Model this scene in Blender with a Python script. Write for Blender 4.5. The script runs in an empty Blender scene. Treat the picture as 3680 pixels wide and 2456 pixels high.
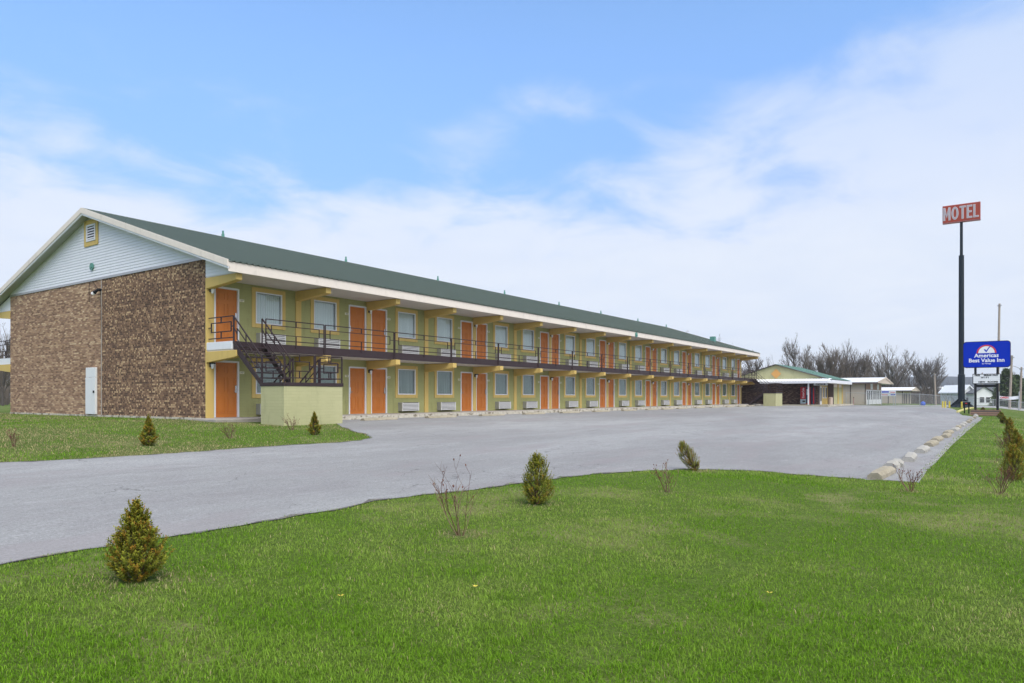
import bpy, bmesh, math, random
import numpy as np
from mathutils import Vector, Matrix
R = math.radians
SC = bpy.context.scene
COL = SC.collection
# ------------------------------------------------------------ camera
HE = .777                       # eye height above the motel walkway (z = 0)
F_ = 2550.0                     # focal length in photo pixels (photo is 3680 wide)
C35, S35 = math.cos(R(35)), math.sin(R(35))
cam = bpy.data.cameras.new('camera'); camo = bpy.data.objects.new('camera', cam); COL.objects.link(camo)
camo.location = (0, 0, HE); camo.rotation_euler = (R(90), 0, R(-55))
cam.sensor_width = 36; cam.lens = 36*F_/3680; cam.shift_y = 199/3680; cam.clip_end = 6000; cam.clip_start = .05
SC.camera = camo
# ------------------------------------------------------------ exposure
SC.view_settings.view_transform = 'Standard'; SC.view_settings.look = 'None'
SC.view_settings.gamma = 1; SC.view_settings.exposure = .25
# ------------------------------------------------------------ world and sun
SUN_EL, SUN_DIR = 48, (-.55, -1.0)             # where the sun stands
sun_az = math.atan2(SUN_DIR[0], SUN_DIR[1])   # clockwise from +Y
W = bpy.data.worlds.new('World'); SC.world = W; W.use_nodes = True
nt = W.node_tree; N = nt.nodes; L = nt.links; N.clear()
out = N.new('ShaderNodeOutputWorld'); bg = N.new('ShaderNodeBackground'); bg.inputs[1].default_value = .1
sky = N.new('ShaderNodeTexSky'); sky.sky_type = 'NISHITA'; sky.sun_disc = False
sky.sun_elevation = R(SUN_EL); sky.sun_rotation = sun_az; sky.air_density = 1.0; sky.dust_density = .3; sky.ozone_density = 2.0
def nd(t, **kw):
    n = N.new(t)
    for k, v in kw.items(): setattr(n, k, v)
    return n
def mth(op, a, b=None, c=None, clamp=False):
    n = N.new('ShaderNodeMath'); n.operation = op; n.use_clamp = clamp
    for i, v in enumerate((a, b, c)):
        if v is None: continue
        if isinstance(v, (int, float)): n.inputs[i].default_value = v
        else: L.new(v, n.inputs[i])
    return n.outputs[0]
tc = N.new('ShaderNodeTexCoord'); sep = N.new('ShaderNodeSeparateXYZ'); L.new(tc.outputs['Generated'], sep.inputs[0])
X_, Y_, Z_ = sep.outputs
zc = mth('MAXIMUM', Z_, .0)
# side = tangent of the bearing right of the view axis of the motel (world direction (C35, S35))
dep = mth('ADD', mth('MULTIPLY', X_, C35), mth('MULTIPLY', Y_, S35))
sid = mth('SUBTRACT', mth('MULTIPLY', X_, S35), mth('MULTIPLY', Y_, C35))
# cloud deck seen in perspective
den = mth('ADD', zc, .16)
cx = mth('DIVIDE', X_, den); cy = mth('DIVIDE', Y_, den)
comb = N.new('ShaderNodeCombineXYZ'); L.new(cx, comb.inputs[0]); L.new(cy, comb.inputs[1])
n1 = nd('ShaderNodeTexNoise'); n1.inputs['Scale'].default_value = .85; n1.inputs['Detail'].default_value = 7; n1.inputs['Roughness'].default_value = .5
n1.inputs['Distortion'].default_value = .25; L.new(comb.outputs[0], n1.inputs[0])
n2 = nd('ShaderNodeTexNoise'); n2.inputs['Scale'].default_value = 3.2; n2.inputs['Detail'].default_value = 9; n2.inputs['Roughness'].default_value = .55
n2.inputs['Distortion'].default_value = .4; L.new(comb.outputs[0], n2.inputs[0])
# cloud front: cover grows towards the horizon and towards the right-hand side (a weather front)
thr = mth('ADD', .345, mth('MULTIPLY', mth('MULTIPLY', sid, mth('MAXIMUM', sid, 0)), .25))
fr = mth('SUBTRACT', thr, zc)
m = mth('MULTIPLY', fr, 5.0)
m = mth('ADD', m, mth('MULTIPLY', mth('SUBTRACT', n1.outputs[0], .5), 2.2))
m = mth('ADD', m, mth('MULTIPLY', mth('SUBTRACT', n2.outputs[0], .5), 1.7))
mr = nd('ShaderNodeMapRange', interpolation_type='SMOOTHSTEP'); L.new(m, mr.inputs[0])
mr.inputs[1].default_value = -.22; mr.inputs[2].default_value = .62; mr.inputs[3].default_value = 0; mr.inputs[4].default_value = .95
thin = nd('ShaderNodeMapRange', interpolation_type='SMOOTHSTEP'); L.new(Z_, thin.inputs[0]); thin.inputs[1].default_value = .16; thin.inputs[2].default_value = .46; thin.inputs[3].default_value = 1; thin.inputs[4].default_value = .55
cov = mth('MULTIPLY', mr.outputs[0], thin.outputs[0])
tint = N.new('ShaderNodeMix'); tint.data_type = 'RGBA'; tint.blend_type = 'MULTIPLY'; tint.inputs[0].default_value = 1
L.new(sky.outputs[0], tint.inputs[6])
el = nd('ShaderNodeMapRange', interpolation_type='SMOOTHSTEP'); L.new(Z_, el.inputs[0]); el.inputs[1].default_value = .10; el.inputs[2].default_value = .50
tm = N.new('ShaderNodeMix'); tm.data_type = 'RGBA'; L.new(el.outputs[0], tm.inputs[0]); tm.inputs[6].default_value = (1.05, 1.12, 1.75, 1); tm.inputs[7].default_value = (2.05, 2.28, 2.45, 1); L.new(tm.outputs[2], tint.inputs[7])
# cloud colour: faint blue-grey shading by noise
cr = N.new('ShaderNodeMix'); cr.data_type = 'RGBA'; L.new(n2.outputs[0], cr.inputs[0])
cr.inputs[6].default_value = (6.3, 7.0, 8.2, 1); cr.inputs[7].default_value = (7.5, 7.9, 8.5, 1)
mix = N.new('ShaderNodeMix'); mix.data_type = 'RGBA'; L.new(cov, mix.inputs[0]); L.new(tint.outputs[2], mix.inputs[6]); L.new(cr.outputs[2], mix.inputs[7])
# unseen bright cloud overhead and glow round the sun, added as soft fill light
glow = N.new('ShaderNodeVectorMath'); glow.operation = 'DOT_PRODUCT'; L.new(tc.outputs['Generated'], glow.inputs[0])
glow.inputs[1].default_value = (Vector((SUN_DIR[0], SUN_DIR[1], 0)).normalized()*math.cos(R(SUN_EL)) + Vector((0, 0, math.sin(R(SUN_EL)))))
gl = mth('POWER', mth('MAXIMUM', glow.outputs['Value'], 0), 3.0)
over = nd('ShaderNodeMapRange', interpolation_type='SMOOTHSTEP'); L.new(Z_, over.inputs[0]); over.inputs[1].default_value = .52; over.inputs[2].default_value = .8
mx2 = N.new('ShaderNodeMix'); mx2.data_type = 'RGBA'; L.new(mth('MULTIPLY', mth('MAXIMUM', over.outputs[0], gl), .9), mx2.inputs[0]); L.new(mix.outputs[2], mx2.inputs[6])
gc = N.new('ShaderNodeMix'); gc.data_type = 'RGBA'; L.new(gl, gc.inputs[0]); gc.inputs[6].default_value = (9.5, 9.5, 9.8, 1); gc.inputs[7].default_value = (22, 21, 19.5, 1); L.new(gc.outputs[2], mx2.inputs[7])
L.new(mx2.outputs[2], bg.inputs[0]); L.new(bg.outputs[0], out.inputs[0])
sl = bpy.data.lights.new('sun', 'SUN'); sl.energy = 1.75; sl.angle = R(35); sl.color = (1, .96, .9)
so = bpy.data.objects.new('sun', sl); COL.objects.link(so)
dv = Vector((SUN_DIR[0], SUN_DIR[1], 0)).normalized()*math.cos(R(SUN_EL)) + Vector((0, 0, math.sin(R(SUN_EL))))
so.rotation_euler = dv.to_track_quat('Z', 'Y').to_euler()

# ------------------------------------------------------------ terrain height and photo-to-ground helper
def ramp(v, a, b): return min(1., max(0., (v-a)/(b-a)))
def g(x, y):
    s = 1 - .62*ramp(x, 65, 98)
    z = -.17 - .83*ramp(19.5-y, 0, 17.2)*s
    z += .13*ramp(y, 19.5, 24)*(1-ramp(x, 14.4, 17))
    z -= .13*min(max(1.2-y, 0), 8)*ramp(x, 20, 60)
    z -= .45*ramp(x, 104, 170) + 1.2*ramp(x, 170, 300)
    return z
def PX(px, d):                      # point at depth d straight above photo column px
    r = (px-1840)/F_*d
    return (d*C35 + r*S35, d*S35 - r*C35)
def G(px, py):
    d = 15.
    for _ in range(60):
        x, y = PX(px, d); d = .5*d + .5*F_*(HE-g(x, y))/(py-1427.)
    x, y = PX(px, d); return (x, y)
def GD(px, py): return G(px*1.56662, py*1.56662)
def XA(px, Y):
    q = (px-1840)/F_; return Y*(C35+S35*q)/(S35-C35*q)
def YA(px, X):
    q = (px-1840)/F_; return X*(S35-C35*q)/(C35+S35*q)
def ZA(py, x, y): return HE + (1427-py)/F_*(x*C35+y*S35)

# ------------------------------------------------------------ materials
MATS = {}
class NB:
    def __init__(s, name):
        s.m = bpy.data.materials.new(name); s.m.use_nodes = True; s.t = s.m.node_tree; s.N = s.t.nodes; s.L = s.t.links
        s.b = s.N['Principled BSDF']; MATS[name] = s.m
        s.tc = s.N.new('ShaderNodeTexCoord')
        s.sep = None
    def link(s, a, b): s.L.new(a, b)
    def xyz(s):
        if s.sep is None:
            s.sep = s.N.new('ShaderNodeSeparateXYZ'); s.L.new(s.tc.outputs['Object'], s.sep.inputs[0])
        return s.sep.outputs
    def math(s, op, a, b=None, clamp=False):
        n = s.N.new('ShaderNodeMath'); n.operation = op; n.use_clamp = clamp
        for i, v in enumerate((a, b)):
            if v is None: continue
            if isinstance(v, (int, float)): n.inputs[i].default_value = v
            else: s.L.new(v, n.inputs[i])
        return n.outputs[0]
    def vec(s, x=0, y=0, z=0):
        n = s.N.new('ShaderNodeCombineXYZ')
        for i, v in enumerate((x, y, z)):
            if isinstance(v, (int, float)): n.inputs[i].default_value = v
            else: s.L.new(v, n.inputs[i])
        return n.outputs[0]
    def noise(s, scale, detail=4, rough=.55, vec=None, stretch=None, dist=0):
        n = s.N.new('ShaderNodeTexNoise'); n.inputs['Scale'].default_value = scale; n.inputs['Detail'].default_value = detail
        n.inputs['Roughness'].default_value = rough; n.inputs['Distortion'].default_value = dist
        v = vec or s.tc.outputs['Object']
        if stretch:
            mp = s.N.new('ShaderNodeMapping'); mp.inputs['Scale'].default_value = stretch; s.L.new(v, mp.inputs[0]); v = mp.outputs[0]
        s.L.new(v, n.inputs[0]); return n.outputs[0]
    def ramp(s, fac, stops, interp='LINEAR'):
        n = s.N.new('ShaderNodeValToRGB'); e = n.color_ramp.elements; n.color_ramp.interpolation = interp
        while len(e) > 1: e.remove(e[-1])
        e[0].position = stops[0][0]; e[0].color = tuple(stops[0][1])+(1,)
        for p, c in stops[1:]:
            q = e.new(p); q.color = tuple(c)+(1,)
        s.L.new(fac, n.inputs[0]); return n.outputs[0]
    def mix(s, fac, a, b, mode='MIX'):
        n = s.N.new('ShaderNodeMix'); n.data_type = 'RGBA'; n.blend_type = mode
        for i, v in ((0, fac), (6, a), (7, b)):
            if isinstance(v, (int, float)): n.inputs[i].default_value = v
            elif isinstance(v, tuple): n.inputs[i].default_value = v+(1,)
            else: s.L.new(v, n.inputs[i])
        return n.outputs[2]
    def smooth(s, v, a, b, c=0., d=1.):
        n = s.N.new('ShaderNodeMapRange'); n.interpolation_type = 'SMOOTHSTEP'
        s.L.new(v, n.inputs[0])
        for i, x in enumerate((a, b, c, d)): n.inputs[i+1].default_value = x
        return n.outputs[0]
    def bump(s, h, dist=.01, strength=.5):
        n = s.N.new('ShaderNodeBump'); n.inputs['Distance'].default_value = dist; n.inputs['Strength'].default_value = strength
        s.L.new(h, n.inputs['Height']); s.L.new(n.outputs[0], s.b.inputs['Normal'])
    def fin(s, col, rough=.6, metal=0, spec=.4):
        if isinstance(col, tuple): s.b.inputs['Base Color'].default_value = col+(1,)
        else: s.L.new(col, s.b.inputs['Base Color'])
        if isinstance(rough, (int, float)): s.b.inputs['Roughness'].default_value = rough
        else: s.L.new(rough, s.b.inputs['Roughness'])
        s.b.inputs['Metallic'].default_value = metal; s.b.inputs['Specular IOR Level'].default_value = spec
        return s.m
def worn(name, col, var=.12, scale=1.5, rough=.6, metal=0, bump=0, stain=0, stretch=None, spec=.4, fine=40, course=0):
    """painted or plain material with broad tone drift, fine grain and optional dirt streaks"""
    b = NB(name); n = b.noise(scale, 6, .6, stretch=stretch); f = b.noise(fine, 3)
    a = tuple(c*(1-var) for c in col); c2 = tuple(min(1, c*(1+var)) for c in col)
    c = b.mix(n, a, c2)
    c = b.mix(.25, c, b.ramp(f, [(.3, a), (.7, c2)]))
    if stain:
        s = b.noise(3., 6, .7, stretch=(1, 1, .25)); k = b.smooth(s, .5, .72)
        c = b.mix(b.math('MULTIPLY', k, stain), c, tuple(x*.45 for x in col))
    if course:   # faint block courses showing through the paint
        x, y, z = b.xyz(); u = b.math('ADD', x, y); q = b.math('DIVIDE', z, .102); fz = b.math('FRACT', q); off = b.math('MULTIPLY', b.math('MODULO', b.math('FLOOR', q), 2), .5)
        uu = b.math('ADD', b.math('DIVIDE', u, .41), off); fx = b.math('FRACT', uu)
        ln = b.math('MAXIMUM', b.smooth(fz, .0, .16, 1, 0), b.smooth(fx, .0, .03, .8, 0)); wn = b.N.new('ShaderNodeTexWhiteNoise'); wn.noise_dimensions = '2D'; b.link(b.vec(b.math('FLOOR', uu), b.math('FLOOR', q)), wn.inputs[0])
        c = b.mix(b.math('MULTIPLY', b.math('MULTIPLY', ln, b.smooth(b.noise(2.5, 4), .35, .6)), course), c, tuple(v*.55 for v in col)); c = b.mix(b.math('MULTIPLY', wn.outputs[0], course*.35), c, tuple(v*.7 for v in col))
    if bump: b.bump(f, .004, bump)
    return b.fin(c, rough, metal, spec)
LIME = (.35, .35, .145); YEL = (.59, .425, .135); ORG = (.52, .165, .024); DKB = (.042, .028, .031)
worn('lime_stucco', LIME, .12, 1.2, .8, bump=.4, stain=.4, course=.35)
worn('lime_paint_light', (.45, .44, .245), .14, 1.0, .8, bump=.5, stain=.55, course=.45)
worn('yellow_paint', YEL, .1, 1.5, .7, bump=.2, stain=.2)
worn('orange_door_paint', ORG, .04, .9, .5, stain=.03)
worn('white_trim', (.72, .73, .76), .06, 2, .5, stain=.15)
worn('white_vinyl', (.72, .74, .79), .05, 1, .5, stain=.1)
worn('cream_fascia', (.74, .67, .60), .06, .8, .6, stain=.25)
worn('soffit_paint', (.62, .58, .54), .06, .8, .7)
worn('rake_soffit', (.42, .42, .40), .08, 2, .6)
worn('brown_metal', DKB, .2, 3, .5, stain=.2, spec=.2)
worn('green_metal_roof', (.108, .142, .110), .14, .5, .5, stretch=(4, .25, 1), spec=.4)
worn('green_roof_rib_shade', (.045, .066, .048), .14, .5, .55)  # rib sides: shading along the seams put into a darker colour
worn('teal_metal_roof', (.075, .175, .145), .12, .5, .42)
worn('teal_paint', (.10, .27, .23), .1, 4, .5)
worn('dull_metal', (.42, .42, .43), .12, 5, .4, metal=.5)
worn('white_slat', (.70, .70, .70), .05, 5, .45)
worn('dark_gap', (.02, .02, .022), .1, 5, .8)
worn('handle_metal', (.6, .6, .6), .05, 5, .25, metal=1)
worn('black_metal', (.009, .010, .013), .2, 3, .5, spec=.2)
worn('pole_navy', (.012, .019, .028), .2, .6, .55, stain=.3, spec=.2)
worn('dark_soil', (.09, .065, .045), .3, 8, .95, bump=.8)
worn('mulch', (.30, .22, .13), .4, 14, .95, bump=1)
worn('bark', (.085, .072, .065), .3, 1.2, .95)
worn('twig', (.125, .102, .082), .25, 1.2, .95)
worn('rose_stem', (.115, .05, .036), .35, 9, .8)
worn('rose_stem_pale', (.22, .16, .10), .3, 9, .8)
worn('rose_hip', (.16, .06, .04), .3, 9, .8)
worn('stem_bark', (.14, .09, .05), .3, 9, .9)
worn('plank_brown', (.30, .185, .13), .15, 3, .7, stain=.3)
worn('wood_pole', (.33, .28, .235), .2, 1, .9, stretch=(6, 6, .5), stain=.4)
worn('tan_siding', (.55, .47, .385), .06, 1, .7)
worn('brown_trim', (.10, .075, .07), .1, 2, .6)
worn('silver_roof', (.72, .75, .80), .06, .6, .4)
worn('white_roof', (.85, .87, .9), .04, .6, .5)
worn('house_white', (.70, .72, .74), .06, .6, .6)
worn('grey_roof', (.14, .15, .17), .1, 1, .8)
worn('sign_blue', (.0005, .028, .46), .04, .4, .6, spec=.04)
worn('sign_white', (.80, .82, .86), .03, 1, .4)
worn('sign_red', (.60, .04, .05), .05, 1, .4)
worn('sign_panel', (.66, .70, .72), .05, 1, .5)
worn('motel_orange', (.34, .042, .016), .15, 1.5, .5, stain=.3)
worn('motel_pink', (.42, .16, .17), .12, 1.5, .5)
worn('motel_letter', (.42, .38, .43), .12, 2.5, .5)
worn('motel_letter_rim', (.62, .58, .60), .06, 1.5, .5)
worn('bollard_yellow', (.62, .50, .06), .12, 3, .6, stain=.5)
worn('bag_blue', (.03, .10, .5), .1, 3, .4)
worn('vending_red', (.42, .012, .02), .05, 2, .3)
worn('vending_navy', (.015, .035, .07), .05, 2, .3)
worn('vending_ice', (.35, .45, .50), .3, 6, .3)
worn('diamond_orange', (.62, .33, .10), .1, 2, .7)
worn('plate_cream', (.70, .68, .50), .05, 5, .6)
worn('ink', (.02, .02, .02), .05, 5, .6)
worn('galvanised', (.40, .42, .44), .12, 4, .45, metal=.4)
worn('beige_bin', (.55, .45, .38), .08, 4, .6)
worn('hill_wood', (.028, .032, .034), .35, .02, 1)
worn('curtain_shaded', (.40, .46, .41), .12, 1.2, .9)  # ground-floor curtains: dim room and lawn reflection put into the colour
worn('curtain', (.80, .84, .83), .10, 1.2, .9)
worn('kerb_yellow', (.62, .56, .22), .2, 3, .8)
def m_concrete(name, a, b2, dark=.45):
    b = NB(name); n = b.noise(2.2, 8, .65); f = b.noise(55, 3, .6)
    c = b.ramp(n, [(.3, a), (.7, b2)]); c = b.mix(b.smooth(f, .58, .75), c, tuple(x*.6 for x in a))
    k = b.smooth(b.noise(5, 8, .75), .56, .68); c = b.mix(b.math('MULTIPLY', k, dark), c, tuple(x*.4 for x in a))
    b.bump(b.math('ADD', n, f), .01, .5); return b.fin(c, .9)
m_concrete('concrete_walk', (.31, .28, .255), (.41, .38, .345), .25)
m_concrete('stop_concrete', (.26, .23, .165), (.40, .36, .28), .7)
m_concrete('stop_pale', (.31, .30, .27), (.45, .435, .40), .8)
m_concrete('office_slab', (.30, .27, .20), (.42, .39, .31), .5)
m_concrete('far_concrete', (.27, .27, .27), (.36, .36, .35), .3)
def m_chipped():
    b = NB('chipped_kerb_paint'); n = b.noise(3.5, 9, .72); k = b.smooth(n, .5, .6)
    c = b.mix(k, b.ramp(b.noise(9, 4), [(.3, (.44, .40, .31)), (.7, (.58, .55, .48))]), (.17, .14, .10))
    b.bump(n, .008, .5); return b.fin(c, .85)
m_chipped()
def m_asphalt():
    b = NB('asphalt'); P = b.tc.outputs['Object']
    big = b.noise(.16, 5, .6, stretch=(.35, 1.3, 1), dist=.4); mid = b.noise(1.1, 6, .62, stretch=(.5, 1.5, 1)); sp = b.noise(85, 2, .7); sp2 = b.noise(26, 3, .7)
    c = b.ramp(big, [(.30, (.202, .202, .206)), (.5, (.272, .279, .283)), (.70, (.34, .35, .355))])
    c = b.mix(b.smooth(mid, .42, .70, 0, .42), c, (.20, .19, .20))
    st2 = b.noise(3.2, 6, .7, stretch=(.45, 2.2, 1)); c = b.mix(b.smooth(st2, .52, .72, 0, .40), c, (.17, .165, .175)); c = b.mix(b.smooth(st2, .30, .46, .22, 0), c, (.48, .48, .50))
    st3 = b.noise(9, 5, .75, stretch=(.6, 1.6, 1)); c = b.mix(b.smooth(st3, .54, .70, 0, .50), c, (.17, .165, .17))
    c = b.mix(b.smooth(sp, .50, .74, 0, .55), c, (.12, .12, .125)); c = b.mix(b.smooth(sp, .26, .45, .45, 0), c, (.54, .54, .57))
    c = b.mix(b.smooth(sp2, .50, .66, 0, .55), c, (.15, .15, .155)); c = b.mix(b.smooth(sp2, .30, .42, .35, 0), c, (.50, .50, .52))
    c = b.mix(b.smooth(b.noise(.5, 4, .55, stretch=(.5, 1.4, 1)), .52, .64, 0, .45), c, (.245, .225, .235))
    # cracks
    wob = b.N.new('ShaderNodeVectorMath'); wob.operation = 'MULTIPLY_ADD'
    nn = b.N.new('ShaderNodeTexNoise'); nn.inputs['Scale'].default_value = 1.4; nn.inputs['Detail'].default_value = 5; b.link(P, nn.inputs[0])
    b.link(nn.outputs[1], wob.inputs[0]); wob.inputs[1].default_value = (1.3, 1.3, 0); b.link(P, wob.inputs[2])
    for sc, w, lo, hi in ((.33, .006, .555, .63), (1.1, .012, .57, .64)):
        v = b.N.new('ShaderNodeTexVoronoi'); v.feature = 'DISTANCE_TO_EDGE'; v.inputs['Scale'].default_value = sc; b.link(wob.outputs[0], v.inputs[0])
        line = b.smooth(v.outputs[0], 0, w, 1, 0); msk = b.smooth(b.noise(.35*sc/.33*.6, 2), lo, hi)
        c = b.mix(b.math('MULTIPLY', b.math('MULTIPLY', line, msk), .75), c, (.085, .082, .085))
    b.bump(b.math('ADD', sp, sp2), .012, .6); return b.fin(c, .85, spec=.3)
m_asphalt()
def m_crumb():
    b = NB('crumbled_edge'); sp = b.noise(45, 4, .8); n = b.noise(6, 6, .7)
    c = b.ramp(sp, [(.35, (.06, .055, .05)), (.5, (.15, .14, .135)), (.66, (.34, .33, .33))]); c = b.mix(b.smooth(n, .5, .65, 0, .8), c, (.30, .27, .20)); b.bump(sp, .03, 1); return b.fin(c, .95)
m_crumb()
def m_patch():
    b = NB('patched_path'); n = b.noise(1.3, 8, .68, stretch=(.6, 1.4, 1)); sp = b.noise(60, 2)
    c = b.ramp(n, [(.3, (.17, .165, .165)), (.5, (.27, .265, .265)), (.72, (.36, .345, .325))]); c = b.mix(b.smooth(sp, .55, .72, 0, .5), c, (.15, .15, .15))
    k = b.smooth(b.noise(.7, 7, .7), .60, .66); c = b.mix(b.math('MULTIPLY', k, .7), c, (.10, .10, .10))
    b.bump(n, .02, .6); return b.fin(c, .9)
m_patch()
def m_ground():
    b = NB('lawn_ground'); big = b.noise(.45, 5, .6); f = b.noise(22, 5, .75); f2 = b.noise(70, 2)
    gr = b.ramp(f, [(.3, (.04, .065, .012)), (.55, (.095, .15, .025)), (.75, (.18, .22, .07))])
    st = b.ramp(f, [(.3, (.13, .13, .05)), (.7, (.33, .30, .16))])
    c = b.mix(b.smooth(big, .52, .72, 0, .75), gr, st); c = b.mix(b.smooth(f2, .58, .75, 0, .5), c, (.04, .05, .015))
    b.bump(f, .03, 1); return b.fin(c, 1, spec=.1)
m_ground()
def m_brick(name, dark):
    b = NB(name); x, y, z = b.xyz(); u = b.math('ADD', x, y)
    h, wd = .0725, .215
    row = b.math('FLOOR', b.math('DIVIDE', z, h)); off = b.math('MULTIPLY', b.math('MODULO', row, 2), .5)
    if dark == 2:   # header bricks in blocks
        wd = .108
    uu = b.math('ADD', b.math('DIVIDE', u, wd), off); colm = b.math('FLOOR', uu)
    wn = b.N.new('ShaderNodeTexWhiteNoise'); wn.noise_dimensions = '2D'; b.link(b.vec(colm, row), wn.inputs[0]); rnd = wn.outputs[0]
    patch = b.noise(.55, 4, .6); rown = b.N.new('ShaderNodeTexWhiteNoise'); rown.noise_dimensions = '1D'; b.link(row, rown.inputs['W']); val = b.math('ADD', b.math('ADD', b.math('MULTIPLY', rnd, .66), b.math('MULTIPLY', rown.outputs[0], .20)), b.math('MULTIPLY', patch, .32))
    if dark == 2: st = [(.12, (.048, .030, .023)), (.38, (.12, .068, .046)), (.58, (.215, .124, .078)), (.78, (.34, .21, .125)), (.95, (.60, .42, .245))]
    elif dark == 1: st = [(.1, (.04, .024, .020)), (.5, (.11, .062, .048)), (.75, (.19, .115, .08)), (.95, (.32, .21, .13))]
    else: st = [(.1, (.15, .085, .055)), (.35, (.25, .15, .098)), (.6, (.36, .222, .140)), (.8, (.47, .31, .195)), (.96, (.62, .45, .29))]
    c = b.ramp(val, st)
    fx = b.math('FRACT', uu); fz = b.math('FRACT', b.math('DIVIDE', z, h))
    ex = b.math('MINIMUM', fx, b.math('SUBTRACT', 1, fx)); ez = b.math('MINIMUM', fz, b.math('SUBTRACT', 1, fz))
    mo = b.math('MAXIMUM', b.smooth(ex, .012/wd*.5, .020/wd*.7, 1, 0), b.smooth(ez, .07, .12, 1, 0))
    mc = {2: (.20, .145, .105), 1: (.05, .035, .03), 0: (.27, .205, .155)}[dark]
    c = b.mix(b.math('MULTIPLY', mo, .8), c, mc); f = b.noise(60, 3); c = b.mix(b.smooth(f, .5, .8, 0, .4), c, tuple(v*.4 for v in mc))
    b.bump(b.math('ADD', b.math('MULTIPLY', mo, -1), b.math('MULTIPLY', rnd, .5)), .012, .7); return b.fin(c, .9, spec=.2)
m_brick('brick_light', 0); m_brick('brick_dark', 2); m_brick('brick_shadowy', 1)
def m_glass(name='window_glass'):
    m = bpy.data.materials.new(name); m.use_nodes = True; t = m.node_tree; Nn = t.nodes; Nn.clear()
    o = Nn.new('ShaderNodeOutputMaterial'); mx = Nn.new('ShaderNodeMixShader'); tr = Nn.new('ShaderNodeBsdfTransparent'); gl = Nn.new('ShaderNodeBsdfGlossy')
    tr.inputs[0].default_value = (.90, .94, .93, 1); gl.inputs['Roughness'].default_value = .03; gl.inputs[0].default_value = (.9, .95, 1, 1)
    fr = Nn.new('ShaderNodeFresnel'); fr.inputs[0].default_value = 1.6; ma = Nn.new('ShaderNodeMath'); ma.operation = 'MULTIPLY_ADD'; ma.inputs[1].default_value = .9; ma.inputs[2].default_value = .03
    t.links.new(fr.outputs[0], ma.inputs[0]); t.links.new(ma.outputs[0], mx.inputs[0]); t.links.new(tr.outputs[0], mx.inputs[1]); t.links.new(gl.outputs[0], mx.inputs[2]); t.links.new(mx.outputs[0], o.inputs[0])
    MATS[name] = m
m_glass()
def m_attr(name, rough=.6, transl=.3, spec=.25):
    m = bpy.data.materials.new(name); m.use_nodes = True; t = m.node_tree; Nn = t.nodes; b = Nn['Principled BSDF']; o = Nn['Material Output']
    a = Nn.new('ShaderNodeAttribute'); a.attribute_name = 'col'; t.links.new(a.outputs['Color'], b.inputs['Base Color']); b.inputs['Roughness'].default_value = rough
    b.inputs['Specular IOR Level'].default_value = spec
    tr = Nn.new('ShaderNodeBsdfTranslucent'); t.links.new(a.outputs['Color'], tr.inputs[0]); mx = Nn.new('ShaderNodeMixShader'); mx.inputs[0].default_value = transl
    t.links.new(b.outputs[0], mx.inputs[1]); t.links.new(tr.outputs[0], mx.inputs[2]); t.links.new(mx.outputs[0], o.inputs[0]); MATS[name] = m
m_attr('grass_blade', .75, .3, .12); m_attr('shrub_leaf', .6, .2, .12); m_attr('needle', .7, .2, .1)
def m_mesh():
    """chain link: real open wire net from a transparent-between-wires pattern on the fence sheet"""
    m = bpy.data.materials.new('chain_link'); m.use_nodes = True; b = m.node_tree.nodes['Principled BSDF']; b.inputs['Base Color'].default_value = (.35, .37, .39, 1); MATS['chain_link'] = m
m_mesh()

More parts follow.
